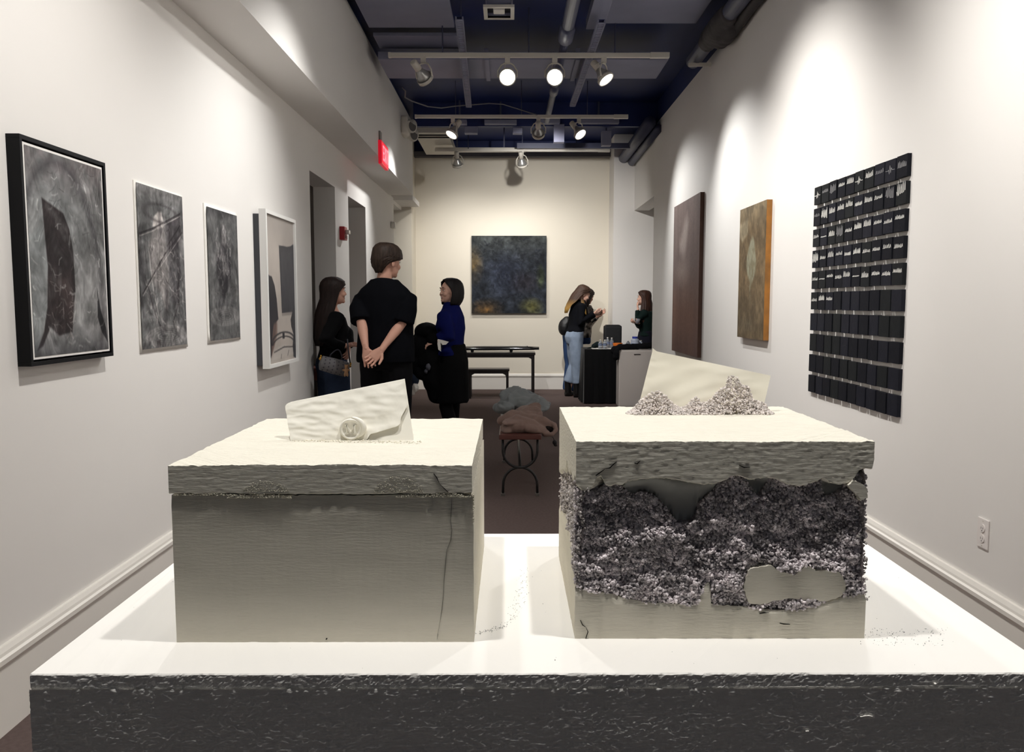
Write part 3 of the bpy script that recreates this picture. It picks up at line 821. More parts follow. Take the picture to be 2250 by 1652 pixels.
# letter M pressed in the seal: serif capital
bm = BM(); k = s0 * .60; yy = sc_.y - .0082
def LP(x, z): return V3((sc_.x + x * k, yy, sc_.z + z * k))
def bar(x0, z0, x1, z1, w0, w1=None):
    w1 = w1 or w0
    d = V3((x1 - x0, 0, z1 - z0)).normalized(); s = V3((d.z, 0, -d.x))
    prism(bm, [LP(x0, z0) + s * w0 * k, LP(x1, z1) + s * w1 * k, LP(x1, z1) - s * w1 * k, LP(x0, z0) - s * w0 * k], (0, .0022, 0))
bar(-.72, -.72, -.66, .7, .06); bar(.62, .7, .74, -.72, .13); bar(-.72, .72, -.02, -.62, .13, .12); bar(-.02, -.62, .62, .72, .06)
for x in (-.72, .74): bar(x - .27, -.74, x + .27, -.74, .055)
bar(-.98, .74, -.55, .74, .05); bar(.5, .74, .98, .74, .05)
obj('letter', bm, WAX, seal)
bm = BM()
pos = [];
for i in range(190):
    x = random.uniform(632, 925); pos.append(onZ(x, 966 + 6 * (x - 640) / 270 + random.uniform(-2, 3), ZLT + .0002))
put('slot_crumbs', granules('slot_crumbs', np.array(pos), rng.uniform(.0005, .0017, len(pos)), np.array([[232, 227, 212]] * len(pos))), mat('plaster crumb', (206, 201, 184), .9, attr='Col'), te)['kind'] = 'stuff'

# right box: top slab, bottom slab, crumbling pulp core between, broken plaster pieces
RX0, RX1, RY0, RY1, RZT = .0780, .4290, .940, 1.2605, 1.1990
tr = thing('plaster_box', ((RX0 + RX1) / 2, (RY0 + RY1) / 2, ZP), 'broken plaster box with crumbling paper pulp core bulging from its front', 'box', 'plaster boxes on the plinth')
def c6(x, y): return (1200 + x / 2.3605, 740 + y / 2.3605)
def fr(pts, Y=RY0): return [(onY(*c6(*p), Y).x, onY(*c6(*p), Y).z) for p in pts]
UP = [(150, 765), (185, 800), (215, 800), (240, 785), (262, 735), (285, 722), (305, 765), (330, 778), (365, 768), (395, 770), (420, 752), (480, 742), (560, 735), (640, 737), (720, 752), (800, 767), (880, 765), (930, 745), (965, 722), (1000, 722), (1060, 745), (1120, 731), (1180, 735), (1250, 765), (1320, 778), (1390, 757), (1440, 735), (1470, 757), (1520, 768), (1570, 760), (1600, 735), (1625, 695), (1660, 682), (1690, 690), (1703, 640)]
DN = [(150, 1305), (230, 1318), (330, 1335), (420, 1360), (520, 1378), (620, 1385), (700, 1388), (790, 1390), (803, 1335), (822, 1295), (850, 1272), (860, 1290), (862, 1388), (960, 1398), (1060, 1402), (1120, 1415), (1200, 1420), (1300, 1420), (1360, 1412), (1430, 1388), (1500, 1372), (1560, 1352), (1600, 1345), (1640, 1335), (1690, 1338)]
UPW, DNW = fr(UP), fr(DN)
def c7(x, y): return (1200 + x / 3.0607, 880 + y / 3.0607)
SU = sorted([(onX(*c7(*p), RX0).y, onX(*c7(*p), RX0).z) for p in ((207, 565), (192, 500), (180, 560), (168, 470), (152, 500), (140, 405), (128, 490), (112, 470), (100, 490), (86, 485))])
SD = sorted([(onX(*c7(*p), RX0).y, onX(*c7(*p), RX0).z) for p in ((207, 1285), (195, 1230), (180, 1100), (165, 1010), (150, 900), (135, 790), (118, 760), (100, 730), (86, 700))])
def jag(x, s): return mnoise.noise(V3((x * 150, s, 0))) * .0012 + mnoise.noise(V3((x * 420, s, 3))) * .0007
def zup(s, f):
    if s == 'f':
        x = RX0 + (RX1 - RX0) * f; return interp(UPW, x) + jag(x, 1)
    if s == 'l':
        y = RY1 - (RY1 - RY0) * f
        return interp(SU, y) + jag(y, 2) * 2
    e = UPW[-1][1]
    return e - .012 * math.sin(f * 9) * (s == 'r') - .02 * min(1, f * 6) * (1 if s == 'r' else 0) - (.02 if s == 'b' else 0)
def zdn(s, f):
    if s == 'f':
        x = RX0 + (RX1 - RX0) * f; return interp(DNW, x) + jag(x, 5)
    if s == 'l':
        y = RY1 - (RY1 - RY0) * f
        return interp(SD, y) + jag(y, 6) * 2
    z = DNW[-1][1]
    if s == 'r': return z + .06 * f ** .7
    return z + .06 + (SD[-1][1] - z - .06) * f
o = slab('top_slab', (RX0, RX1, RY0, RY1), RZT, zup, True, CONC, tr, nf=360, ns=90, levels=30, wob=.0005, seed=4, inset=.022, edge=.0026); smooth_by_angle(o, 45)
o = slab('bottom_slab', (RX0, RX1 - .003, RY0, RY1), ZP, zdn, False, CONCB, tr, nf=320, ns=90, levels=9, wob=.0008, seed=14, inset=.022, edge=0); smooth_by_angle(o, 45)
PLATE = fr([(1025, 1300), (1035, 1250), (1058, 1205), (1085, 1198), (1120, 1190), (1165, 1183), (1200, 1207), (1225, 1222), (1260, 1226), (1290, 1240), (1305, 1222), (1325, 1205), (1345, 1190), (1375, 1195), (1400, 1212), (1460, 1215), (1520, 1220), (1540, 1250), (1557, 1275), (1556, 1325), (1500, 1362), (1430, 1374), (1380, 1360), (1340, 1366), (1260, 1358), (1180, 1370), (1110, 1392), (1050, 1382), (1035, 1340)])
VEE = fr([(425, 748), (560, 728), (720, 745), (895, 760), (880, 800), (855, 830), (822, 862), (800, 885), (790, 930), (765, 968), (690, 975), (662, 940), (640, 905), (605, 862), (570, 835), (535, 815), (500, 812), (460, 825), (425, 812), (405, 785)])
VS = [fr([(250, 735), (285, 715), (308, 760), (322, 778), (280, 790), (245, 785)]), fr([(1055, 735), (1120, 725), (1165, 735), (1150, 795), (1128, 825), (1105, 838), (1080, 800), (1060, 770)]), fr([(1436, 728), (1500, 760), (1562, 762), (1560, 798), (1530, 820), (1495, 836), (1455, 832)])]
FRAG = fr([(1558, 765), (1590, 740), (1622, 752), (1657, 780), (1657, 832), (1622, 846), (1605, 812)])
BRK = fr([(1590, 720), (1630, 690), (1690, 690), (1690, 668), (1630, 660), (1600, 690)])
def inside(P, x, z):
    c = False
    for (a, b), (d, e) in zip(P, P[1:] + P[:1]):
        if (b > z) != (e > z) and x < (d - a) * (z - b) / (e - b) + a: c = not c
    return c
HOLES = [VEE] + VS
# core surface
def core_off(x, z, s):
    q = (z - ZP) / (RZT - ZP)
    n1 = mnoise.noise(V3((x * 24, z * 30, s))); n2 = mnoise.noise(V3((x * 60, z * 75, s + 3))); n3 = mnoise.noise(V3((x * 150, z * 190, s + 8)))
    return .014 * max(0, q - .3) + .0015 + n1 * .006 + n2 * .0055 + n3 * .003
PULP = mat('paper pulp', (200, 190, 192), .95, attr='Col', spec=.05)
PULPB = mat('paper pulp core', (160, 152, 154), .95, bump=1, bs=220, bd=.004, spec=.02)  # darker than the granules, so shade between them is in the colour
bm = BM()
def core_face(p0, du, nrm, nu, nv, seed):
    g = []
    for i in range(nu + 1):
        row = []
        for j in range(nv + 1):
            z = ZP + .006 + (RZT - .03 - ZP) * j / nv
            p = V3(p0) + V3(du) * (i / nu)
            e = core_off(i / nu * .35, z, seed)
            if nrm[1] < 0 and any(inside(Q, p.x, z) for Q in HOLES): e += .030
            if nrm[1] == 0 or not interp(DNW, p.x) + .004 < z < interp(UPW, p.x) - .004: e = max(e, .0045)
            row.append(bm.verts.new((p.x - nrm[0] * e, p.y - nrm[1] * e, z)))
        g.append(row)
    for i in range(nu):
        for j in range(nv): bm.faces.new((g[i][j], g[i + 1][j], g[i + 1][j + 1], g[i][j + 1]))
core_face((RX0, RY0 + .004, 0), (RX1 - RX0 - .006, 0, 0), (0, -1), 170, 100, 0)
core_face((RX0 + .003, RY1, 0), (0, RY0 - RY1, 0), (-1, 0), 90, 80, 20)
core_face((RX1 - .004, RY0, 0), (0, RY1 - RY0, 0), (1, 0), 60, 60, 40)
o = obj('pulp_core', bm, PULPB, tr, True)
obj('core_fill', boxm(RX0 + .03, RX1 - .03, RY0 + .035, RY1 - .02, ZP + .004, RZT - .006), PULPB, tr)
def rough_outline(P, n=4, amp=.0008):
    q = []
    for i, a in enumerate(P):
        b = P[(i + 1) % len(P)]
        for k in range(n):
            f = k / n
            q.append((a[0] + (b[0] - a[0]) * f + random.uniform(-amp, amp), a[1] + (b[1] - a[1]) * f + random.uniform(-amp, amp)))
    return q
def plate(name, P, y0, dy, m, bulge=0.0):
    q = rough_outline(P)
    bm = prism(BM(), [V3((x, y0, z)) for x, z in q], (0, dy, 0))
    return obj(name, bm, m, tr)
plate('plaster_flake', PLATE, RY0 + .0004, .012, CONCB)
plate('plaster_flake', FRAG, RY0 - .004, .014, CONC)
def hollow(P, name):
    """Smooth concave lining under the slab: deep at the bottom, meeting the skin at the top."""
    zs = [z for _, z in P]; z0, z1 = min(zs), max(zs)
    xs = [x for x, _ in P]; x0, x1 = min(xs), max(xs)
    q = rough_outline(P, 5, .0004)
    bm = BM()
    vs = [bm.verts.new((x, RY0, z)) for x, z in q]
    bm.faces.new(vs)
    bmesh.ops.triangulate(bm, faces=bm.faces)
    bmesh.ops.subdivide_edges(bm, edges=bm.edges, cuts=3, use_grid_fill=True)
    for v in bm.verts:
        f = (z1 - v.co.z) / (z1 - z0); g = (v.co.x - x0) / (x1 - x0)
        v.co.y = RY0 + .0045 + .012 * math.sin(min(1, f * 1.1) * PI * .62) + .003 * math.sin(g * PI) + mnoise.noise(v.co * 60) * .0014
    r = bmesh.ops.extrude_face_region(bm, geom=bm.faces[:])
    for v in r['geom']:
        if isinstance(v, bmesh.types.BMVert): v.co.y += .014
    obj(name, bm, CONCD, tr, True)
hollow(VEE, 'inner_lining')
for P in VS: hollow(P, 'inner_lining')
crack([(1309, 1045), (1316, 1040), (1330, 1030), (1340, 1028), (1348, 1020), (1355, 1014)], RY0 - .0006, .0007, tr)
crack([(1394, 1017), (1400, 1019), (1407, 1012)], RY0 - .0006, .0007, tr); crack([(1624, 1022), (1635, 1027), (1648, 1026)], RY0 - .0006, .0006, tr)
crack([(1275, 1362), (1280, 1373), (1287, 1378), (1292, 1388), (1287, 1403)], RY0 - .0004, .0005, tr)
crack([(1669, 1348), (1680, 1346), (1690, 1346)], RY0 - .0006, .0006, tr); crack([(1713, 1369), (1722, 1371), (1736, 1372)], RY0 - .0006, .0006, tr)
# pulp granules
pos, sz, sh = [], [], []
n = 0
while n < 15500:
    x = random.uniform(RX0 - .001, RX1 - .004); z = random.uniform(ZP + .035, 1.16)
    if not (interp(DNW, x) - .001 < z < interp(UPW, x) + .002): continue
    if inside(PLATE, x, z) or inside(FRAG, x, z) or inside(VEE, x, z) or any(inside(P, x, z) for P in VS): continue
    y = max(RY0 - .0035, RY0 + .004 + core_off((x - RX0), z, 0) - random.uniform(-.0005, .0035))
    pos.append((x, y, z)); sz.append(random.uniform(.0008, .0021))
    k = mnoise.noise(V3((x * 38, z * 48, 2))) + mnoise.noise(V3((x * 120, z * 140, 6))) * .6
    q = (z - ZP) / .2
    b = 205 + 42 * max(-1, min(1, k * 1.5 + .3 - q * .4)) + random.uniform(-30, 30)  # lower granules paler: light from the plinth put into their colour
    b = max(130, min(248, b))
    sh.append((b, b * .965, b * .975)); n += 1
for s, cnt in (('l', 4200), ('r', 1800)):
    n = 0
    while n < cnt:
        y = random.uniform(RY0, RY1); z = random.uniform(ZP + .03, 1.165)
        if s == 'l':
            if not (interp(SD, y) - .002 < z < interp(SU, y) + .003): continue
            x = RX0 + .003 + core_off((RY1 - y) / (RY1 - RY0) * .35, z, 20) - random.uniform(0, .004)
            x = max(x, RX0 - .002)
        else:
            if not (1.0 + .06 * ((y - RY0) / .32) ** .7 < z < 1.145): continue
            x = RX1 - .004 - core_off((y - RY0), z, 40) + random.uniform(0, .003)
        b = random.uniform(150, 235)
        pos.append((x, y, z)); sz.append(random.uniform(.0007, .0018)); sh.append((b, b * .97, b * .96)); n += 1
put('pulp_granules', granules('pulp_granules', np.array(pos), np.array(sz), np.array(sh)), PULP, tr)['kind'] = 'stuff'
# envelope buried in pulp on the broken box
yr = onZ(1540, 908, RZT).y
cr = [onY(1434, 770, yr + .036), onY(1693, 825, yr + .024), onY(1670, 925, yr), onY(1395, 925, yr)]
te = thing('envelope', (cr[2] + cr[3]) / 2, 'plain cream envelope half buried in pulp crumbs on the broken box', 'envelope', 'envelopes on the boxes')
def env_pt(u, v):
    p = bil(cr, u, v)
    h = mnoise.noise(V3((u * 2.5, v * 2 + 4, 1))) * .003 + mnoise.noise(V3((u * 6 + v * 4, v * 5, 5))) * .0011
    h += math.exp(-((u - .02) / .03) ** 2) * mnoise.noise(V3((1, v * 22, 2))) * .0016
    nub = math.exp(-(u / .02) ** 2 - (v / .03) ** 2) * .0035
    return p + V3((0, -.001 - h * min(1, 7 * v + .1) * min(1, 8 * (1 - u) + .2), nub))
sheet('envelope_front', env_pt, 60, 30, .0016, mat('cream paper', (236, 231, 214), .6, bump=.08, bs=25, bd=.002, spec=.3), te)
sheet('envelope_back', lambda u, v: bil(cr, u, v) + V3((0, .0012 + .004 * math.sin(PI * u) * math.sin(PI * min(1, v)), -.0012)), 16, 8, .0012, MATS['cream paper'], te)
MH = [(1376, 0), (1392, 12), (1405, 30), (1430, 48), (1448, 52), (1462, 38), (1478, 22), (1492, 12), (1505, 16), (1518, 30), (1528, 38), (1538, 24), (1552, 26), (1568, 42), (1582, 55), (1592, 66), (1598, 84), (1612, 88), (1622, 72), (1632, 62), (1640, 66), (1646, 48), (1652, 32), (1665, 26), (1678, 22), (1690, 4), (1696, 0)]
pos, sz, sh = [], [], []
pp = 1780 / yr
while len(pos) < 5200:
    px = random.uniform(1376, 1696); h = interp(MH, px) / pp * 1.0
    q = random.random() ** 1.25
    base = onY(px, 905, yr)
    z = RZT + .0005 + h * q * .98
    spread = .003 + .016 * (1 - q) ** 1.6 * min(1, h / .012 + .25)
    y = yr - .002 - random.random() * spread + mnoise.noise(V3((px * .06, z * 200, 1))) * .0012
    if q > .25 and random.random() < .3 and not (1405 < px < 1672): continue
    pos.append((base.x, y, z)); sz.append(random.uniform(.0008, .0019))
    b = random.uniform(195, 244); sh.append((b, b * .965, b * .945))
put('pulp_crumbs', granules('pulp_crumbs', np.array(pos), np.array(sz), np.array(sh)), PULP, te)['kind'] = 'stuff'
# ------------------------------------------------------------------ art on the walls
# framed black painting
def quad_x(cs, x):
    p = [onX(a, b, x) for a, b in cs]
    y0 = (p[0].y + p[3].y) / 2; y1 = (p[1].y + p[2].y) / 2
    z1 = (p[0].z + p[1].z) / 2; z0 = (p[2].z + p[3].z) / 2
    return y0, y1, z0, z1
def frame_bars(x0, x1, y0, y1, z0, z1, w, m, parent, name='frame_bar'):
    for a in ((y0, y1, z1 - w, z1), (y0, y1, z0, z0 + w), (y0, y0 + w, z0 + w, z1 - w), (y1 - w, y1, z0 + w, z1 - w)):
        obj(name, boxm(x0, x1, *a, bev=.0012), m, parent)
y0, y1, z0, z1 = quad_x([(42, 291), (232, 360), (249, 783), (69, 804)], -1.573)
t = thing('framed_painting', (XL, (y0 + y1) / 2, z0), 'large dark abstract painting in a deep black frame on the near end of its wall', 'painting')
frame_bars(XL, -1.573, y0, y1, z0, z1, .014, BLACK, t)
obj('backing_board', boxm(XL, -1.612, y0 + .012, y1 - .012, z0 + .012, z1 - .012), BLACKM, t)
WLINE = mat('white canvas edge', (232, 230, 226), .6)
i0, i1, k0, k1 = y0 + .021, y1 - .021, z0 + .021, z1 - .021
obj('canvas_edge', boxm(-1.612, -1.5775, i0, i1, k0, k1), WLINE, t)
def p1(U, V):
    C = np.full(U.shape + (3,), 118.0); n = fbm(U, V, 4, 1, 1.4); n2 = fbm(U, V, 12, 5, 1.4)
    C = C * (.62 + .62 * n + .16 * n2)[..., None]
    C = mixc(C, np.clip(1.25 - np.hypot((U - .30) / .42, (V - .30) / .3), 0, 1) * .55, (138, 142, 143))
    C = mixc(C, np.clip((.24 - V) / .2, 0, 1) * .8 * np.clip(n2 * 1.7 - .3, 0, 1), (112, 104, 105))
    C = mixc(C, np.clip(1 - np.abs(np.hypot((U - .38) / .55, (V - .72) / .68) - 1) / .10, 0, 1) * .55, (52, 50, 53))
    C = mixc(C, np.clip(np.hypot((U - .38) / .55, (V - .72) / .68) - 1.12, 0, .5) * 1.1 * n2, (128, 118, 118))
    C = mixc(C, np.clip((U - .62) / .3, 0, 1) * np.clip(V - .35, 0, 1) * .9 * n, (128, 122, 120))
    C = mixc(C, pmask(U, V, [(0, .42), (.16, .36), (.21, .55), (.17, .78), (.05, .97), (0, 1)], .02) * .5, (124, 130, 131))
    C = mixc(C, pmask(U, V, [(.17, .23), (.43, .285), (.50, .36), (.54, .47), (.545, .67), (.50, .80), (.48, .89), (.30, .905), (.20, .86), (.10, .95), (.03, .97), (.12, .88), (.175, .76), (.205, .56), (.185, .38)], .012) * .93, (40, 35, 36))
    C = mixc(C, pmask(U, V, [(.20, .62), (.5, .58), (.52, .75), (.47, .88), (.28, .9), (.2, .82)], .05) * .6 * n2, (84, 70, 68))
    C = mixc(C, pmask(U, V, [(.86, .66), (.90, .78), (.97, .88), (.99, .96), (.90, .9), (.85, .82)], .01) * .9, (28, 27, 29))
    C = mixc(C, np.clip((V - .86) / .14, 0, 1) * .5, (58, 58, 62))
    for k_ in range(60): C = strokes(C, U, V, 1, 300 + k_, (146 if k_ % 2 else 76, ) * 3, (.08, .25), (.012, .04), (.06, .2), (0, 1, 0, 1) if k_ % 3 else (.4, 1, 0, .4), (.2, 2.0), asp=1.35, kink=.3)
    C = strokes(C, U, V, 80, 3, (190, 190, 188), (.02, .09), (.004, .010), (.12, .5), asp=1.35)
    C = strokes(C, U, V, 45, 4, (150, 144, 142), (.02, .09), (.003, .006), (.15, .5), (.2, .55, .55, .92), asp=1.35, kink=.6)
    C = C * (.45 + 1.1 * brush(U, V, 12, 70, 9))[..., None]
    return strokes(C, U, V, 40, 8, (42, 40, 42), (.03, .12), (.003, .006), (.1, .3), (.3, 1, 0, .5), asp=1.35, kink=.5)
canvas('canvas', (-1.5765, i0 + .008, k1 - .008), (0, i1 - i0 - .016, 0), (0, 0, -(k1 - k0 - .016)), 230, 310, p1, ART, t, lambda U, V: .0003 * fbm(U, V, 30, 9))
# two unframed drawings pinned to the wall
def drawing(cs, ins, fn, nu, nv, label, seed):
    y0, y1, z0, z1 = quad_x(cs, -1.61)
    t = thing('charcoal_drawing', (XL, (y0 + y1) / 2, z0), label, 'drawing', 'unframed drawings')
    bm = BM(); nn = 14
    A = []
    for i in range(nn + 1):
        row = []
        for j in range(nn + 1):
            u, v = i / nn, j / nn
            e = max(0, abs(v - .5) * 2 - .85) / .15
            row.append(V3((-1.6145 + .0035 * e + .0012 * mnoise.noise(V3((u * 2, v * 3, seed))), y0 + (y1 - y0) * u + (.0012 * mnoise.noise(V3((v * 14, seed, i // nn))) if i in (0, nn) else 0), z1 + (z0 - z1) * v + (.003 * mnoise.noise(V3((u * 9, seed, 4))) if j in (0, nn) else 0))))
        A.append(row)
    f = [[bm.verts.new(p) for p in r] for r in A]; b = [[bm.verts.new((XL + .0006, p.y, p.z)) for p in r] for r in A]
    for i in range(nn):
        for j in range(nn):
            bm.faces.new((f[i][j], f[i + 1][j], f[i + 1][j + 1], f[i][j + 1])); bm.faces.new((b[i][j], b[i][j + 1], b[i + 1][j + 1], b[i + 1][j]))
    for i in range(nn):
        for q in (0, nn):
            bm.faces.new((f[i][q], b[i][q], b[i + 1][q], f[i + 1][q])); bm.faces.new((f[q][i], f[q][i + 1], b[q][i + 1], b[q][i]))
    obj('paper_sheet', bm, WHITEP, t, True)
    a0, a1, c0, c1 = quad_x(ins, -1.61)
    canvas('charcoal_field', (-1.6095, a0, c1), (0, a1 - a0, 0), (0, 0, c0 - c1), nu, nv, fn, ARTP, t)
def p2(U, V):
    n = fbm(U, V, 5, 21, 2); n2 = fbm(U, V, 14, 25, 1.2); st = fbm(U, V, 30, 27, .08)
    C = np.full(U.shape + (3,), 108.0) * (.62 + .62 * n)[..., None]
    C = mixc(C, np.clip((.1 - V) / .1, 0, 1) * .5, (150, 146, 146))
    C = mixc(C, pmask(U, V, [(.20, .36), (.35, .22), (.55, .24), (.62, .5), (.60, .72), (.55, .78), (.42, .66), (.25, .58)], .04) * .65, (134, 128, 126))
    C = mixc(C, pmask(U, V, [(.30, .24), (.33, .18), (.42, .145), (.50, .14), (.53, .19), (.55, .23), (.42, .25)], .015) * .9, (205, 198, 193))
    C = mixc(C, pmask(U, V, [(.55, .22), (.93, .12), (.95, .3), (.85, .34), (.70, .4), (.60, .36)], .03) * .55, (60, 55, 58))
    C = mixc(C, pmask(U, V, [(.62, .36), (.88, .3), (.90, .5), (.82, .74), (.66, .72)], .04) * .5, (66, 62, 66))
    C = mixc(C, np.clip(1 - np.abs(np.hypot((U - .5) / .36, (V - .15) / .055) - 1) / .25, 0, 1) * .5, (58, 54, 56))
    C = lines(C, U, V, [[(.03, .30), (.3, .255), (.93, .12)], [(.05, .66), (.3, .53), (.55, .40), (.97, .24)], [(.60, .35), (.92, .20)]], (40, 36, 38), .012, .7, 2)
    C = lines(C, U, V, [[(.03, .315), (.3, .27), (.93, .135)], [(.05, .675), (.3, .545), (.97, .255)], [(.2, .4), (.25, .6), (.36, .8)]], (190, 184, 180), .007, .6, 2)
    C = C * (.86 + .28 * st)[..., None]
    C = lines(C, U, V, [[(.16, .62), (.25, .75), (.38, .86), (.52, .9)], [(.85, .5), (.82, .72), (.68, .84)]], (44, 40, 42), .016, .55, 2)
    for k in range(5): C = mixc(C, np.clip(1 - np.abs(np.hypot((U - .55) / (.16 + .07 * k), (V - .93) / (.015 + .012 * k)) - 1) / .16, 0, 1) * .4, (165, 160, 158))
    C = mixc(C, pmask(U, V, [(.30, .955), (.38, .95), (.38, .995), (.30, .998)], .01) * .7, (60, 55, 56))
    C = strokes(C, U, V, 60, 26, (150, 146, 145), (.06, .25), (.02, .045), (.08, .28), (.1, 1, .1, 1), (.9, 2.0), 1.6, .25)
    C = strokes(C, U, V, 60, 27, (48, 45, 48), (.06, .25), (.02, .05), (.08, .32), (0, 1, .1, 1), (.9, 2.1), 1.6, .25)
    C = strokes(C, U, V, 120, 22, (192, 186, 182), (.02, .12), (.006, .012), (.1, .4), (.1, 1, .3, 1), (-.6, 1.8), 1.6)
    C = C * (.40 + 1.2 * brush(U, V, 28, 60, 8, .25, 2))[..., None]
    return strokes(C, U, V, 80, 23, (40, 37, 39), (.03, .2), (.005, .012), (.12, .4), (0, 1, .1, 1), (.8, 2.2), 1.6)
drawing([(295, 395), (403, 430), (412, 763), (311, 774)], [(299, 400), (401, 433), (410, 757), (313, 767)], p2, 150, 300, 'taller unframed charcoal drawing with a crossed bundle, hung next to the black frame', 3)
def p3(U, V):
    n = fbm(U, V, 5, 41, 2); n2 = fbm(U, V, 12, 45, 1.5)
    C = np.full(U.shape + (3,), 90.0) * (.72 + .5 * n)[..., None]
    C = mixc(C, pmask(U, V, [(.46, .11), (.54, .11), (.62, .26), (.74, .36), (.72, .52), (.58, .62), (.46, .72), (.36, .60), (.24, .52), (.26, .36), (.40, .28)], .05) * .75, (42, 40, 43))
    C = mixc(C, pmask(U, V, [(.47, .10), (.55, .10), (.60, .22), (.55, .27), (.44, .25)], .03) * .65, (176, 172, 170))
    C = mixc(C, pmask(U, V, [(.34, .36), (.42, .28), (.62, .34), (.66, .45), (.5, .50), (.36, .5)], .05) * .45 * np.clip(n2 * 2 - .4, 0, 1), (160, 156, 154))
    for k in range(5): C = mixc(C, np.clip(1 - np.abs(np.hypot((U - .5) / (.14 + .08 * k), (V - .82) / (.015 + .014 * k)) - 1) / .2, 0, 1) * .4, (150, 147, 146))
    C = mixc(C, np.clip((.08 - V) / .08, 0, 1) * .5, (62, 60, 63))
    C = strokes(C, U, V, 70, 46, (128, 124, 124), (.06, .25), (.02, .05), (.08, .28), (0, 1, 0, 1), (.9, 2.2), 1.5, .25)
    C = strokes(C, U, V, 50, 47, (44, 42, 45), (.06, .22), (.02, .05), (.08, .32), (.1, .9, .1, .75), (.9, 2.2), 1.5, .25)
    C = strokes(C, U, V, 90, 42, (180, 176, 174), (.02, .1), (.005, .01), (.15, .5), (.25, .75, .08, .55), (.9, 2.2), 1.5)
    C = C * (.45 + 1.1 * brush(U, V, 48, 50, 8, .25, 1.8))[..., None]
    return strokes(C, U, V, 60, 43, (120, 116, 116), (.03, .15), (.005, .012), (.1, .35), (0, 1, .6, 1), (-.4, .6), 1.5)
drawing([(449, 445), (522, 470), (528, 746), (459, 755)], [(455, 452), (521, 476), (527, 740), (462, 750)], p3, 120, 250, 'smaller unframed charcoal drawing of a dark hanging shape, beside the white framed picture', 8)
# white framed picture
y0, y1, z0, z1 = 5.165, 5.885, .942, 1.953
t = thing('framed_picture', (XL, (y0 + y1) / 2, z0), 'tall white framed picture of figures before a dark canvas, beside the doorway', 'picture')
frame_bars(-1.578, -1.533, y0, y1, z0, z1, .024, mat('white frame lacquer', (230, 229, 226), .4), t)
obj('backing_board', boxm(XL, -1.578, y0 + .01, y1 - .02, z0 + .02, z1 - .03), mat('shadow gap grey', (70, 72, 78), .6), t)  # dark tone puts the shadow gap behind the frame into the board
def p4(U, V):
    n = fbm(U, V, 3, 61, 1.4); n2 = fbm(U, V, 16, 64, .6)
    C = np.full(U.shape + (3,), 1.0) * np.array((172, 164, 157.0)) * (.9 + .2 * n)[..., None]
    C = mixc(C, np.clip(.25 - V, 0, 1) * 1.8, (148, 142, 138))
    C = mixc(C, pmask(U, V, [(.45, .19), (.60, .185), (.75, .185), (.88, .175), (.99, .155), (1.0, .155), (1.0, .655), (.50, .66)], .006), (56, 56, 62))
    C = mixc(C, pmask(U, V, [(.5, .22), (.95, .2), (.95, .64), (.52, .64)], .05) * .5 * n2, (92, 92, 96))
    C = mixc(C, pmask(U, V, [(.5, .66), (1, .655), (1, .675), (.5, .68)], .008) * .6, (120, 114, 110))
    C = mixc(C, pmask(U, V, [(0, .25), (.035, .26), (.04, .34), (.03, .39), (.10, .405), (.18, .41), (.27, .47), (.33, .56), (.37, .70), (.30, .72), (.26, .80), (.12, .94), (.02, .995), (0, 1)], .008), (52, 51, 56))
    C = mixc(C, pmask(U, V, [(.20, .735), (.33, .715), (.32, .80), (.22, .88), (.10, .95), (.12, .86)], .02) * .8, (112, 92, 86))
    C = mixc(C, pmask(U, V, [(.93, .63), (.99, .60), (1, .6), (1, 1), (.9, .985), (.88, .90), (.92, .82), (.84, .76), (.82, .71)], .008), (46, 46, 52))
    r = np.hypot((U - .55) / .42, (V - .87) / .075)
    C = mixc(C, np.clip(1 - np.abs(r - 1) / .13, 0, 1) * (V < .87), (50, 50, 56))
    r = np.hypot((U - .55) / .42, (V - .90) / .075)
    C = mixc(C, np.clip(1 - np.abs(r - 1) / .10, 0, 1) * (V < .88), (50, 50, 56))
    C = mixc(C, pmask(U, V, [(.50, .80), (.58, .80), (.58, .84), (.50, .84)], .01), (50, 50, 56))
    C = mixc(C, pmask(U, V, [(.22, .91), (.5, .885), (.86, .90), (.9, .965), (.5, .97), (.1, .985)], .02) * .7, (186, 180, 174))
    return lines(C, U, V, [[(.2, .925), (.55, .90), (.88, .91)], [(.72, .93), (.68, .965)], [(.45, .95), (.43, .975)]], (60, 58, 60), .008, .7, 1.4)
canvas('print', (-1.548, y0 + .024, z1 - .024), (0, y1 - y0 - .048, 0), (0, 0, -(z1 - z0 - .048)), 110, 170, p4, mat('glossy print', (128, 128, 128), .4, attr='Col', spec=.15), t)
# brown tall painting, ochre-edged painting
def p5(U, V):  # u=0 is the far edge
    n = fbm(U, V, 4, 71, .5); n2 = fbm(U, V, 20, 75, .12)
    C = np.full(U.shape + (3,), 1.0) * np.array((118, 104, 100.0))
    C = mixc(C, np.clip((V - .42) / .3, 0, 1), (116, 90, 80)); C = mixc(C, np.clip((V - .8) / .2, 0, 1) * .6, (96, 78, 74))
    C = C * (.82 + .25 * n + .14 * n2)[..., None]
    C = mixc(C, pmask(U, V, [(.44, .14), (.54, .10), (.60, .15), (.56, .24), (.50, .34), (.40, .36), (.28, .32), (.26, .26), (.36, .2)], .09) * .8, (172, 160, 154))
    C = mixc(C, np.clip(1 - np.hypot((U - .38) / .34, (V - .46) / .12), 0, 1) * .75, (156, 142, 134))
    C = mixc(C, np.clip((U - .8) / .2, 0, 1) * .4, (86, 72, 70))
    return C
y0, y1, z0, z1 = 7.72, 8.94, .843, 2.40
t = thing('painting', (XR, (y0 + y1) / 2, z0), 'tall murky brown painting without frame, farthest on the panel wall', 'painting')
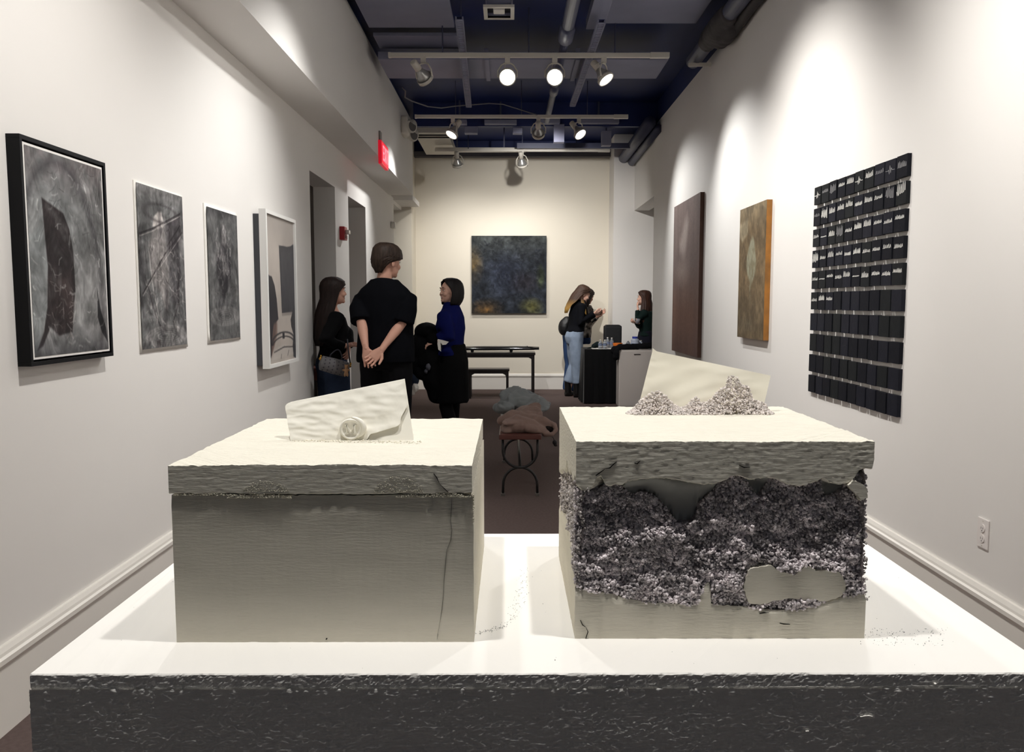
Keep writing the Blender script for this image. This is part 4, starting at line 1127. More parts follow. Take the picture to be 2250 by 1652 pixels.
obj('stretcher', boxm(1.791, XR - .001, y0, y1, z0, z1), mat('brown canvas side', (78, 54, 44), .7, var=.15, vs=5), t)
canvas('canvas', (1.7905, y1, z1), (0, y0 - y1, 0), (0, 0, z0 - z1), 70, 140, p5, ART, t)
def p6(U, V):
    n = fbm(U, V, 5, 81, 1.3); n2 = fbm(U, V, 18, 84, 1)
    C = np.full(U.shape + (3,), 1.0) * np.array((110, 93, 70.0))
    C = mixc(C, np.clip((.2 - V) / .2, 0, 1) * .6 + 0 * U, (122, 112, 92))
    C = mixc(C, pmask(U, V, [(0, .18), (.3, .20), (.36, .16), (.56, .155), (.62, .24), (.9, .13), (1, .15), (1, .34), (0, .34)], .03) * .6, (92, 78, 58))
    C = mixc(C, pmask(U, V, [(0, .12), (.32, .09), (.34, .20), (.12, .26), (.03, .22)], .03) * .85, (146, 134, 110))
    C = mixc(C, np.clip((V - .5) / .3, 0, 1) * .5, (74, 66, 54))
    C = C * (.72 + .35 * n + .22 * n2)[..., None] * (.55 + .9 * brush(U, V, 86, 40, 8, .25, 1.5))[..., None]
    C = mixc(C, pmask(U, V, [(.46, .255), (.53, .235), (.60, .28), (.63, .35), (.68, .42), (.66, .50), (.56, .57), (.50, .60), (.44, .64), (.46, .57), (.36, .52), (.30, .44), (.33, .36), (.40, .30)], .035) * .75, (150, 152, 132))
    C = lines(C, U, V, [[(.42, .32), (.5, .40), (.52, .52)], [(.58, .33), (.46, .44), (.56, .50)], [(.36, .42), (.48, .48), (.5, .6)], [(.62, .4), (.55, .46)]], (112, 106, 88), .010, .4, 1.5)
    C = mixc(C, np.clip(n2 * 3.4 - 1.5, 0, 1) * (V > .24) * (V < .62) * (abs(U - .5) < .2) * .5, (96, 84, 62))
    C = lines(C, U, V, [[(.48, .62), (.47, .68), (.49, .74)]], (128, 126, 108), .010, .4, 1.5)
    C = mixc(C, np.clip(1 - np.hypot((U - .35) / .4, (V - .9) / .08), 0, 1) * .4 * n2, (130, 126, 112))
    return strokes(C, U, V, 70, 82, (120, 110, 88), (.03, .12), (.006, .014), (.1, .3), (0, 1, 0, 1), (0, PI), 1.5)
y0, y1, z0, z1 = 5.72, 6.375, 1.098, 2.080
t = thing('painting', (XR, (y0 + y1) / 2, z0), 'narrow olive brown painting with pale leaf shape and ochre orange edge', 'painting')
obj('stretcher', boxm(1.791, XR - .001, y0, y1, z0, z1), mat('ochre canvas side', (186, 122, 44), .6, var=.5, vs=9, c2=(120, 84, 40)), t)
canvas('canvas', (1.7905, y1, z1), (0, y0 - y1, 0), (0, 0, z0 - z1), 100, 170, p6, ART, t)
# dark painting on the end wall
def p7(U, V):
    n = fbm(U, V, 6, 91); n2 = fbm(U, V, 22, 95); n3 = fbm(U, V, 4, 98)
    C = np.full(U.shape + (3,), 1.0) * np.array((41, 45, 52.0))
    C = mixc(C, np.clip((.35 - V) / .35, 0, 1) * .8, (62, 65, 62))
    C = mixc(C, np.clip(1 - np.hypot((U - .04) / .14, (V - .38) / .28), 0, 1) * 1.1 * n, (132, 104, 58))
    C = mixc(C, np.clip(1 - np.hypot((U - .2) / .26, (V - .96) / .17), 0, 1) * 1.5 * n, (142, 98, 44))
    C = mixc(C, np.clip(1 - np.hypot((U - .80) / .2, (V - .92) / .14), 0, 1) * 1.4 * n, (108, 104, 52))
    C = mixc(C, np.clip(1 - np.hypot((U - .92) / .07, (V - .52) / .18), 0, 1) * 1.2 * n, (92, 108, 54))
    C = mixc(C, np.clip(1 - np.hypot((U - .45) / .3, (V - .5) / .35), 0, 1) * .6, (30, 34, 50))
    C = mixc(C, np.clip(1 - np.hypot((U - .72) / .25, (V - .6) / .18), 0, 1) * .4, (50, 38, 44))
    C = C * (.35 + .65 * n + .75 * n2)[..., None] * (.4 + 1.2 * brush(U, V, 96, 40, 12, .4, 1))[..., None]
    C = strokes(C, U, V, 130, 92, (90, 95, 98), (.01, .05), (.003, .008), (.1, .4), (.05, .95, .03, .6))
    return strokes(C, U, V, 160, 93, (26, 28, 36), (.02, .08), (.005, .012), (.15, .5))
a, b, z0, z1 = -.594, .573, 1.2045, 2.405
t = thing('painting', (0, YB, z0), 'large square near-black mottled painting on the end wall', 'painting')
obj('stretcher', boxm(a, b, 12.751, YB - .001, z0, z1), BLACK, t)
canvas('canvas', (a, 12.7505, z1), (b - a, 0, 0), (0, 0, z0 - z1), 130, 130, p7, ART, t, lambda U, V: .006 * fbm(U, V, 22, 99))

# ------------------------------------------------------------------ grid of black panels
PB = mat('black panel', (23, 24, 30), .6, spec=.12, bump=.3, bs=50, bd=.002, var=.12, vs=20)
PB2 = mat('grey black panel', (30, 31, 39), .55, spec=.12, bump=.3, bs=50, bd=.002, var=.15, vs=20)
PB3 = mat('greenish black panel', (29, 31, 33), .6, spec=.12, bump=.3, bs=50, bd=.002, var=.12, vs=20)
CHALK = mat('white paint mark', (226, 224, 218), .8); CHALKG = mat('grey paint mark', (150, 149, 150), .8)
PW = .1015
def panel_mesh(m):
    bm = boxm(-.019, 0, -PW / 2, PW / 2, -PW / 2, PW / 2, bev=.0012)
    me = finish(bm, 'black_panel'); me.materials.append(m); return me
PM = [panel_mesh(m) for m in (PB, PB2, PB3)]
ORD = ['first', 'second', 'third', 'fourth', 'fifth', 'sixth', 'seventh', 'eighth', 'ninth', 'tenth']
def wave(kind, r):
    """Zigzag trace across a panel face: list of (along, up)."""
    n = r.choice([5, 6, 7]); h = {'tall': .036, 'mid': .027, 'low': .017, 'beat': .02, 'flat': .004, 'sine': .038}[kind]
    y0 = r.uniform(-.004, .012); P = []
    if kind == 'beat':
        return [(-.044, 0), (-.02, .001), (-.012, .012), (-.006, -.012), (.002, .024), (.008, -.016), (.014, .004), (.022, 0), (.046, .002)]
    for i in range(n):
        a = -.042 + .084 * i / n; w = .084 / n
        hh = h * r.uniform(.65, 1.1); lo = -h * .6 * r.random() if kind == 'sine' else r.uniform(-.002, .002)
        P += [(a, y0 + lo), (a + w * .25, y0 + hh), (a + w * .5, y0 + hh * r.uniform(.1, .7)), (a + w * .62, y0 + lo)]
    return P + [(.042, y0)]
def wave_mesh(P, w, m):
    bm = BM()
    for (a, b), (c, d) in zip(P, P[1:]):
        dd = V3((0, c - a, d - b))
        if dd.length < 1e-5: continue
        s = V3((0, -dd.z, dd.y)).normalized() * w
        p, q = V3((-.0192, a, b)), V3((-.0192, c, d))
        prism(bm, [p + s, q + s, q - s, p - s], (-.0007, 0, 0))
    me = finish(bm, 'wave_line'); me.materials.append(m); return me
rw = random.Random(11)
kinds = 'mid beat low mid beat mid low sine low beat|sine sine low mid low mid mid mid sine low|low low low mid mid low sine mid flat low|low low low low mid low low mid low sine|low low low mid flat mid low low flat low|low mid low'.split('|')
for r in range(10):
    row = kinds[r].split() if r < 6 else []
    for c in range(10):  # c = 0 farthest from the camera, next to the ochre-edged painting
        y = 4.885 - PW / 2 - c * .1142 + rw.uniform(-.002, .002)
        z = 2.041 - PW / 2 - r * .1233 + rw.uniform(-.0015, .0015)
        o = bpy.data.objects.new('black_panel', PM[rw.choice([0, 0, 1, 2])]); link(o)
        o.location = (XR - rw.uniform(0, .002), y, z); o.rotation_euler = (rw.uniform(-.008, .008), 0, rw.uniform(-.02, .02))
        has = r < 5 or (r == 5 and c < 3)
        tag(o, ('small black panel with white wave line, %s row from top, %s from ochre-edged painting' if has else 'small plain black panel, %s row from top, %s from ochre-edged painting') % (ORD[r], ORD[c]), 'panel', 'grid of small black panels')
        if has:
            k = row[9 - c] if r < 5 else row[c]
            dim = (r, c) in ((0, 9), (0, 8), (0, 7), (0, 1), (0, 2), (1, 8), (2, 3), (1, 0))
            w = bpy.data.objects.new('wave_line', wave_mesh(wave(k, rw), (.0013 if not dim else .001), CHALKG if dim else CHALK)); link(w); w.parent = o
            if r == 2 and c == 2 or (r == 0 and c in (0, 1)): w['label'] = 'pinkish white wave line' if r == 2 else 'faint grey wave line'
# ------------------------------------------------------------------ wall fixtures
t = thing('exit_sign', (-1.297, 8.38, 2.85), 'lit red EXIT sign mounted on the soffit', 'sign')
RED = mat('lit red sign face', (255, 22, 52), .4, emit=1.1)
obj('sign_housing', boxm(-1.297, -1.262, 8.16, 8.60, 2.735, 2.965, bev=.008), mat('red sign housing', (215, 18, 44), .4, emit=.5), t)
obj('sign_face', boxm(-1.262, -1.258, 8.185, 8.575, 2.755, 2.945, bev=.001), RED, t)
obj('mounting_plate', boxm(-1.297, -1.28, 8.2, 8.3, 2.965, 3.06), mat('grey metal plate', (120, 118, 112), .5), t)
LETR = mat('pale red letter', (255, 120, 130), .4, emit=1.6)
def glyph(strokes_, y, w, h, z):
    bm = BM()
    for (a, b), (c, d) in strokes_:
        p = V3((-1.258, y + a * w, z + b * h)); q = V3((-1.258, y + c * w, z + d * h))
        dd = (q - p).normalized(); s = V3((0, -dd.z, dd.y)) * .010; e = dd * .010
        prism(bm, [p + s - e, q + s + e, q - s + e, p - s - e], (.003, 0, 0))
    obj('letter', bm, LETR, t)
for ch, y, st in (('E', 8.225, [((0, 0), (0, 1)), ((0, 0), (1, 0)), ((0, .5), (.8, .5)), ((0, 1), (1, 1))]), ('X', 8.315, [((0, 0), (1, 1)), ((0, 1), (1, 0))]), ('I', 8.42, [((0, 0), (0, 1))]), ('T', 8.47, [((.5, 0), (.5, 1)), ((0, 1), (1, 1))])):
    glyph(st, y, .062, .125, 2.787)
t = thing('emergency_light', (-1.297, 10.1, 3.35), 'white twin-head emergency light on the soffit near its end', 'emergency light')
WPL = mat('white plastic', (222, 218, 208), .45)
zc = onX(893, 282, -1.25).z; yc = onX(893, 282, -1.25).y
obj('light_body', boxm(-1.297, -1.21, yc - .17, yc + .12, zc - .10, zc + .12, bev=.03), WPL, t, True)
for dy, dz in ((-.06, .02), (.10, -.05)):
    obj('lamp_head', tube(BM(), [(-1.24, yc + dy, zc + dz), (-1.20, yc + dy - .03, zc + dz - .01), (-1.165, yc + dy - .06, zc + dz - .02)], [.05, .075, .08], 16), WPL, t, True)
    obj('lamp_glass', cyl(BM(), (-1.164, yc + dy - .062, zc + dz - .02), (-1.160, yc + dy - .065, zc + dz - .02), .06, 16), mat('grey lamp glass', (120, 118, 115), .2), t)
t = thing('fire_alarm', (XL, 7.86, 1.95), 'red fire alarm strobe on the white pier between the doorways', 'fire alarm')
REDP = mat('red alarm plastic', (150, 20, 30), .4)
y_, zt, zb = 7.86, onX(752, 500, XL).z, onX(752, 529, XL).z
obj('alarm_body', boxm(XL, XL + .05, y_ - .07, y_ + .06, zb, zt, bev=.008), REDP, t, True)
obj('strobe_lens', boxm(XL + .05, XL + .085, y_ - .035, y_ + .035, zt - .07, zt - .03, bev=.006), mat('clear strobe lens', (205, 195, 190), .2), t, True)
obj('grille', boxm(XL + .05, XL + .053, y_ - .045, y_ + .045, zb + .015, zt - .08), mat('dark red grille', (96, 10, 18), .6), t)
t = thing('wall_sensor', (XL, 11.1, 2.6), 'small white sensor with dark window near the far corner of the door wall', 'sensor')
p = onX(860, 495, XL)
obj('sensor_body', boxm(XL, XL + .05, p.y - .07, p.y + .07, p.z - .045, p.z + .045, bev=.012), WPL, t, True)
obj('sensor_window', boxm(XL + .048, XL + .053, p.y - .03, p.y + .03, p.z - .03, p.z + .03), mat('dark sensor window', (20, 24, 40), .2), t)
def outlet(t, M):
    bm = box(BM(), -.0365, .0365, -.006, 0, -.0575, .0575, .003); bm.transform(M)
    obj('cover_plate', bm, mat('outlet plate', (232, 226, 222), .35), t)
    for dz in (.02, -.02):
        bm = tube(BM(), [(0, -.006, dz), (0, -.0085, dz)], .0165, 16); bm.transform(M)
        so = obj('socket', bm, MATS['outlet plate'], t)
        bm = BM()
        for x, z0, z1 in ((-.0065, -.004, .005), (.0055, -.0035, .0045)): box(bm, x - .001, x + .001, -.0088, -.008, dz + z0, dz + z1)
        box(bm, -.002, .002, -.0088, -.008, dz - .011, dz - .007)
        bm.transform(M); obj('slots', bm, BLACKM, so)
    for dz in (.048, -.048, 0):
        bm = tube(BM(), [(0, -.006, dz), (0, -.007, dz)], .003, 8); bm.transform(M); obj('screw', bm, TRACK, t)
p = (onX(2150, 1137, XR) + onX(2174, 1207, XR)) / 2
t = thing('power_outlet', p, 'white double power outlet low on the panel wall', 'outlet')
outlet(t, Matrix.Translation(p) @ Matrix.Rotation(-PI / 2, 4, 'Z'))
p = onY(1247, 795, YB)
t = thing('power_outlet', p, 'small pale power outlet on the end wall beside the light jeans', 'outlet')
outlet(t, Matrix.Translation(p))
# ------------------------------------------------------------------ furniture
DARKW = mat('black lacquered wood', (26, 22, 22), .3, var=.1, vs=4)
IRON = mat('wrought iron', (24, 23, 23), .45)
SEATW = mat('reddish brown wood', (88, 52, 46), .3, var=.2, vs=3, stretch=(1, 6, 1))
# long bench with iron rings, leading away between the boxes
t = thing('bench', (.10, 6.2, 0), 'iron bench with reddish wooden seat and circle legs, carrying two jackets', 'bench', None)
bx0, bx1, by0, by1, bz = -.075, .222, 5.60, 6.90, .445
obj('seat', boxm(bx0, bx1, by0, by1, bz - .035, bz, bev=.008), SEATW, t)
cx = (bx0 + bx1) / 2
def arc(c, r, a0, a1, n, y, sx=1.0): return [V3((c[0] + sx * r * math.cos(math.radians(a0 + (a1 - a0) * i / n)), y, c[1] + r * math.sin(math.radians(a0 + (a1 - a0) * i / n)))) for i in range(n + 1)]
for y in (by0 + .05, by1 - .05):
    obj('leg_arch', tube(BM(), [V3((cx - .122, y, .012))] + arc((cx, .085), .12, 180, 0, 20, y) + [V3((cx + .122, y, .012))], .0095, 8), IRON, t, True)
    obj('leg_ring', tube(BM(), [V3((cx - .124, y, bz - .035))] + arc((cx, .325), .122, 180, 360, 20, y, 1.0) + [V3((cx + .124, y, bz - .035))], .0095, 8), IRON, t, True)
    for s in (-1, 1):
        obj('foot', boxm(cx + s * .122 - .014, cx + s * .122 + .014, y - .014, y + .014, 0, .02, bev=.003), mat('worn metal foot', (92, 88, 84), .4), t)
obj('stretcher_bar', tube(BM(), [(cx, by0 + .05, .205), (cx, by1 - .05, .205)], .011, 8), IRON, t, True)
# jackets lying on it
def fold_cloth(name, blobs, vox, m, disp, label, cat, extra=None, group=None):
    bm = BM()
    for c, r, e in blobs: ell(bm, c, r, Euler([math.radians(a) for a in e]).to_matrix(), 14, 9)
    if extra: extra(bm)
    if len(blobs) > 2:   # layers of folded cloth: thin tilted leaves over the heap
        rr = random.Random(len(blobs) * 7)
        for c, r, e in blobs * 3:
            q = V3(c) + V3((rr.uniform(-.5, .5) * r[0], rr.uniform(-.7, .2) * r[1], r[2] * rr.uniform(.15, .7)))
            ell(bm, q, (r[0] * rr.uniform(.6, .95), r[1] * rr.uniform(.35, .7), .013), Euler((math.radians(rr.uniform(-5, 38)), math.radians(rr.uniform(-28, 28)), rr.uniform(-.9, .9))).to_matrix(), 16, 6)
    me = remesh(bm, vox * .75, 1, name, disp)
    for v in me.vertices:
        if v.co.x < .235 and v.co.z < .447: v.co.z = .447
    return me
GREY = mat('grey fleece', (130, 135, 137), .9, var=.1, vs=14, sheen=.2)
BROWN = mat('taupe brown fabric', (132, 110, 101), .85, var=.1, vs=10, sheen=.15)
def px6(px, py, Y): return onY(px, py, Y)
def ex(bm):
    tube(bm, [px6(1095, 895, 6.45), px6(1130, 890, 6.5), px6(1165, 893, 6.55), px6(1205, 888, 6.5)], [.045, .075, .065, .02], 12, round_end=True, flat=.8)
    tube(bm, [px6(1200, 893, 6.45), px6(1185, 903, 6.4)], [.02, .025], 8, round_end=True)
t = thing('jacket', (.1, 6.5, bz), 'grey folded jacket lying on the far half of the bench', 'jacket', 'jackets on the bench')
put('jacket_body', fold_cloth('jacket_body', [(px6(1140, 882, 6.55), (.15, .22, .075), (0, 0, 10)), (px6(1112, 893, 6.45), (.09, .16, .05), (0, -15, 0)), (px6(1172, 890, 6.5), (.11, .2, .05), (0, 12, 0))], .012, GREY, (.006, 8, (1, .6, 1.5), .3), '', '', ex), GREY, t)
def ex2(bm): tube(bm, [px6(1122, 869, 6.8), px6(1140, 863, 6.82), px6(1160, 867, 6.8), px6(1175, 874, 6.75)], [.035, .045, .04, .03], 10, round_end=True)
put('hood', fold_cloth('hood', [(px6(1143, 868, 6.8), (.10, .10, .045), (0, 5, 0))], .010, GREY, (.008, 12, (1, 1, 1)), '', '', ex2), mat('darker grey fleece', (120, 125, 130), .9, sheen=.2), t)
obj('strap', tube(BM(), [px6(1170, 871, 6.7), px6(1185, 874, 6.7), px6(1196, 881, 6.65), px6(1192, 892, 6.55)], .011, 8, flat=.4), mat('dark nylon strap', (24, 24, 27), .6), t, True)
def ex3(bm):
    tube(bm, [px6(1103, 925, 5.85), px6(1125, 918, 5.82), px6(1160, 925, 5.8), px6(1195, 928, 5.78), px6(1216, 938, 5.78)], [.035, .06, .055, .04, .022], 12, round_end=True)
    tube(bm, [px6(1110, 940, 5.78), px6(1135, 925, 5.75), px6(1170, 935, 5.72), px6(1200, 951, 5.72)], [.03, .045, .04, .022], 12, round_end=True)
    tube(bm, [px6(1198, 926, 5.8), px6(1218, 933, 5.76), px6(1222, 945, 5.72), px6(1212, 955, 5.7), px6(1196, 953, 5.7)], [.018, .016, .014, .014, .016], 10, round_end=True)
t = thing('jacket', (.1, 5.8, bz), 'taupe brown jacket with hanging hood heaped on the near end of the bench', 'jacket', 'jackets on the bench')
put('jacket_body', fold_cloth('jacket_body', [(px6(1138, 930, 5.85), (.11, .2, .075), (0, 0, 0)), (px6(1155, 910, 5.95), (.10, .18, .06), (0, -10, 0)), (px6(1172, 938, 5.8), (.12, .16, .05), (0, 16, 0)), (px6(1118, 945, 5.76), (.05, .10, .045), (0, 0, 0))], .010, BROWN, (.005, 9, (1, .7, 1.4), .3), '', '', ex3), BROWN, t)
me = fold_cloth('hood', [(px6(1205, 942, 5.76), (.035, .05, .022), (0, 15, 0))], .006, BROWN, (.003, 16, (1, 1, 1)), '', '')
put('hood_lining', me, mat('dark lining', (30, 24, 23), .9), t)
KC = px6(1219, 972, 5.72)
t = thing('key_charm', KC, 'small dark key charm dangling from the brown jacket', 'key charm')
obj('cord', tube(BM(), [px6(1208, 955, 5.71), px6(1216, 962, 5.71), KC], .003, 6), IRON, t)
put('charm', remesh(ell(ell(BM(), KC, (.018, .012, .020)), KC + V3((.006, 0, -.018)), (.014, .01, .012)), .004, 2, 'charm'), mat('dark metal charm', (44, 42, 44), .3, metal=.6), t)

# low table with long lacquered zither and its stool, by the end wall
def trestle(name, x0, x1, y0, y1, z, th, leg, label, cat):
    t = thing(name, ((x0 + x1) / 2, (y0 + y1) / 2, 0), label, cat)
    obj('top', boxm(x0, x1, y0, y1, z - th, z, bev=.004), DARKW, t)
    obj('apron', boxm(x0 + leg, x1 - leg, y0 + .01, y0 + .03, z - th - .035, z - th), DARKW, t)
    for x in (x0 + .012, x1 - .012 - leg):
        for y in (y0 + .012, y1 - .012 - leg):
            obj('leg', boxm(x, x + leg, y, y + leg, 0, z - th, bev=.003), DARKW, t)
        s = 1 if x < (x0 + x1) / 2 else -1
        xi = x + leg if s > 0 else x
        bm = BM(); prism(bm, [V3((xi, y0 + .016, z - th - .035)), V3((xi + s * .05, y0 + .016, z - th - .035)), V3((xi + s * .012, y0 + .016, z - th - .055)), V3((xi, y0 + .016, z - th - .09))], (0, .025, 0))
        obj('corner_bracket', bm, DARKW, t)
    return t
trestle('console_table', -.86, .372, 11.72, 12.10, .645, .035, .038, 'low black table under the lacquered zither by the end wall', 'table')
trestle('stool', -.60, -.004, 11.5, 11.78, .425, .03, .036, 'low black stool standing before the zither table', 'stool')
t = thing('zither', (-.2, 11.9, .645), 'long glossy black zither lying on the low table', 'zither')
LAQ = mat('glossy black lacquer', (14, 13, 14), .12, spec=.6)
bm = BM(); rings = []
for x, wy, h in ((-.80, .085, .045), (-.72, .095, .05), (-.4, .10, .052), (-.1, .088, .05), (.1, .085, .05), (.3, .075, .046), (.43, .07, .04)):
    zz = .69 + (x + .8) * .004
    rings.append([bm.verts.new((x, 11.9 + wy * math.cos(a), zz + (h * .75 if math.sin(a) > 0 else h * .45) * math.sin(a))) for a in [2 * PI * k / 16 for k in range(16)]])
bridge(bm, rings, True); obj('zither_body', bm, LAQ, t, True)
for x in (-.55, .02):
    obj('foot', tube(BM(), [(x, 11.87, .645), (x, 11.87, .675)], [.02, .026], 10), LAQ, t)
obj('bridge', boxm(.25, .265, 11.84, 11.96, .71, .735), DARKW, t)
for k in range(7):
    obj('string', tube(BM(), [(-.76, 11.87 + k * .01, .735), (.26, 11.87 + k * .01, .738)], .0012, 4), mat('zither string', (150, 148, 140), .3), t)

# drinks table under a black cloth, white plinth cabinet before it
CLOTH = mat('black tablecloth', (13, 13, 15), .85, sheen=.1)
ty0, ty1, tz = 10.92, 11.42, .742
t = thing('drinks_table', (1.5, 11.2, 0), 'long table covered to the floor in black cloth, set with drinks', 'table')
tx0 = onY(1284, 766, ty0).x
obj('tabletop', boxm(tx0 + .01, 2.3, ty0 + .01, ty1 - .01, tz - .03, tz - .004), DARKW, t)
for x in (tx0 + .06, 2.2):
    for y in (ty0 + .06, ty1 - .09): obj('leg', boxm(x, x + .03, y, y + .03, 0, tz - .03), BLACKM, t)
bm = BM(); P = []
n = 160
def rect_pt(s):
    L = [(2.32 - tx0), (ty1 - ty0)]
    per = 2 * (L[0] + L[1]); d = s * per
    if d < L[0]: return V3((tx0 + d, ty0, 0)), V3((0, -1, 0))
    d -= L[0]
    if d < L[1]: return V3((2.32, ty0 + d, 0)), V3((1, 0, 0))
    d -= L[1]
    if d < L[0]: return V3((2.32 - d, ty1, 0)), V3((0, 1, 0))
    d -= L[0]
    return V3((tx0, ty1 - d, 0)), V3((-1, 0, 0))
rings = []
for z, amp in ((tz, 0), (tz - .01, .004), (tz - .1, .008), (tz - .35, .018), (.2, .026), (.012, .032)):
    ring = []
    for k in range(n):
        p, nn = rect_pt(k / n)
        w = math.sin(k * .9) * .5 + math.sin(k * 1.7 + 1) * .5 + .4
        ring.append(bm.verts.new((p.x + nn.x * amp * w, p.y + nn.y * amp * w, z)))
    rings.append(ring)
bridge(bm, rings, False); bm.faces.new(rings[0])
o = obj('tablecloth', bm, CLOTH, None, True, loc=(1.5, 11.2, tz)); smooth_by_angle(o, 60); tag(o, 'black cloth draped to the floor over the drinks table', 'tablecloth')
y_ = 10.45
x0, x1 = onY(1357, 800, y_).x, onY(1440, 800, y_).x + .1
x0 = onY(1357, 800, 10.72).x; zt = onY(1390, 768, 10.72).z
t = thing('cabinet', ((x0 + 1.9) / 2, 10.8, 0), 'pale grey plinth cabinet with a small slot handle before the drinks table', 'cabinet')
CAB = mat('pale grey cabinet paint', (206, 198, 192), .55)
obj('cabinet_body', boxm(x0, 1.96, 10.60, 10.86, 0, zt, bev=.02), CAB, t)
obj('slot_handle', boxm(onY(1393, 778, 10.6).x, onY(1407, 778, 10.6).x, 10.592, 10.602, onY(1400, 779.5, 10.6).z, onY(1400, 777.5, 10.6).z), mat('dark slot', (70, 64, 62), .6), t)
t = thing('garment', (1.7, 10.75, zt), 'black garment heaped along the top of the pale cabinet', 'garment')
bm = BM(); G = [onY(x, y, 10.72) for x, y in ((1352, 770), (1365, 764), (1390, 762), (1415, 760), (1436, 757), (1450, 762))]
tube(bm, G, [.06, .05, .035, .04, .045, .04], 12, round_end=True); ell(bm, onY(1356, 778, 10.62), (.05, .06, .07)); ell(bm, onY(1352, 784, 10.62), (.03, .05, .05))
me = remesh(bm, .010, 2, 'garment_body', (.010, 14, (1, 1, 1)))
for v in me.vertices:
    if v.co.x > x0 - .004 and v.co.z < zt + .001: v.co.z = zt + .001
put('garment_body', me, mat('black cotton', (17, 17, 20), .85), t)
# things on the drinks table
SPK = mat('black speaker grille', (16, 18, 22), .55, bump=.3, bs=200, bd=.001)
s0, s1 = onY(1329, 760, 11.3), onY(1366, 760, 11.3); stop = onY(1347, 715, 11.3).z
t = thing('speaker', ((s0.x + s1.x) / 2, 11.4, tz), 'black loudspeaker box with angled top on the drinks table', 'speaker')
bm = BM(); h = stop
prism(bm, [(s0.x, 11.3, tz), (s1.x, 11.3, tz), (s1.x, 11.3, h - .008), (s1.x, 11.3, h), (s0.x, 11.3, h), (s0.x, 11.3, h - .008)], (0, .2, 0))
obj('speaker_body', boxm(s0.x, s1.x, 11.3, 11.5, tz, h - .012, bev=.012), SPK, t)
bm = BM(); prism(bm, [(s0.x, 11.3, h - .012), (s1.x, 11.3, h - .012), (s1.x - .03, 11.32, h + .008), (s0.x + .03, 11.32, h + .008)], (0, .16, 0)); obj('speaker_top', bm, BLACKM, t)
obj('grille', boxm(s0.x + .015, s1.x - .015, 11.295, 11.301, tz + .02, h - .03), SPK, t)
GLASS = mat('clear bottle plastic', (225, 232, 240), .08, spec=.6, trans=.75)
CAPB = mat('blue cap plastic', (40, 58, 160), .4)
LABEL = mat('blue grey bottle label', (110, 122, 150), .5)
def bottle(px, py, y, h, r, label):
    p = onY(px, py, y); p.z = tz
    t = thing('water_bottle', p, label, 'bottle', 'water bottles on the drinks table')
    prof = [(0, .9), (.03, 1), (.3, 1), (.33, .93), (.36, 1), (.62, 1), (.80, .6), (.86, .36), (.94, .34), (.94, .01)]
    bm = BM(); rings = [[bm.verts.new(p + V3((r * q * math.cos(a), r * q * math.sin(a), h * z))) for a in [2 * PI * k / 14 for k in range(14)]] for z, q in prof]
    bridge(bm, rings, True); obj('bottle_body', bm, GLASS, t, True)
    obj('label_band', tube(BM(), [p + V3((0, 0, h * .37)), p + V3((0, 0, h * .58))], r * 1.03, 14, cap=False), LABEL, t, True)
    obj('cap', tube(BM(), [p + V3((0, 0, h * .92)), p + V3((0, 0, h))], r * .42, 12), TRIM, t)
bottle(1319, 767, 11.0, .125, .028, 'small water bottle on the white paper, first of the front pair')
bottle(1329, 767, 11.0, .125, .028, 'small water bottle on the white paper, next to the orange bowl side')
bottle(1335, 764, 11.18, .15, .030, 'small water bottle behind the front pair, before the speaker')
bottle(1344, 764, 11.18, .145, .030, 'small water bottle behind, closest to the orange bowl')
bottle(1380, 764, 11.15, .11, .03, 'small clear bottle lying in the cluster beside the blue-capped jug')
bottle(1408, 764, 11.15, .11, .032, 'small clear bottle on the cabinet side of the blue-capped jug')
p = onY(1395, 763, 11.05); p.z = tz
t = thing('jug', p, 'whitish plastic jug with blue cap on the drinks table', 'jug')
bm = BM(); rings = [[bm.verts.new(p + V3((r * math.cos(a), r * math.sin(a), z))) for a in [2 * PI * k / 18 for k in range(18)]] for z, r in ((0, .05), (.01, .058), (.09, .058), (.10, .054), (.11, .057), (.125, .052), (.138, .038), (.142, .034))]
bridge(bm, rings, True); obj('jug_body', bm, mat('milky plastic', (196, 204, 222), .4, trans=.25), t, True)
obj('cap', tube(BM(), [p + V3((0, 0, .14)), p + V3((0, 0, .165))], .038, 18), CAPB, t)
obj('handle', tube(BM(), [p + V3((.05, -.01, .03)), p + V3((.085, -.01, .05)), p + V3((.085, -.01, .09)), p + V3((.05, -.01, .11))], .008, 8), MATS['milky plastic'], t, True)
obj('label_band', tube(BM(), [p + V3((0, 0, .035)), p + V3((0, 0, .075))], .0592, 18, cap=False), mat('pale blue label', (150, 165, 195), .5), t, True)
p = onY(1357, 765, 11.05); p.z = tz
t = thing('bowl', p, 'bright orange bowl on the drinks table before the speaker', 'bowl')
bm = BM(); rings = [[bm.verts.new(p + V3((r * math.cos(a), r * math.sin(a), z))) for a in [2 * PI * k / 22 for k in range(22)]] for z, r in ((0, .035), (.004, .04), (.03, .056), (.072, .066), (.075, .064), (.035, .052), (.01, .03))]
bridge(bm, rings, True); obj('bowl_body', bm, mat('orange plastic', (226, 112, 22), .4), t, True)
obj('bowl_rim', tube(BM(), [p + V3((.066 * math.cos(a), .066 * math.sin(a), .074)) for a in [2 * PI * k / 24 for k in range(25)]], .0035, 6), mat('orange rim', (236, 132, 40), .35), t, True)
a, b = onY(1302, 765, 10.95), onY(1352, 765, 10.95)
o = obj('paper_sheet', boxm(a.x, b.x, 10.95, 11.2, tz, tz + .003), WHITEP, loc=((a.x + b.x) / 2, 11, tz)); tag(o, 'white paper lying under the bottles on the black cloth', 'paper')
t = thing('scarf', onY(1312, 757, 11.2), 'small dark bundle with a strap beside the bottles, nearest the light jeans', 'scarf')
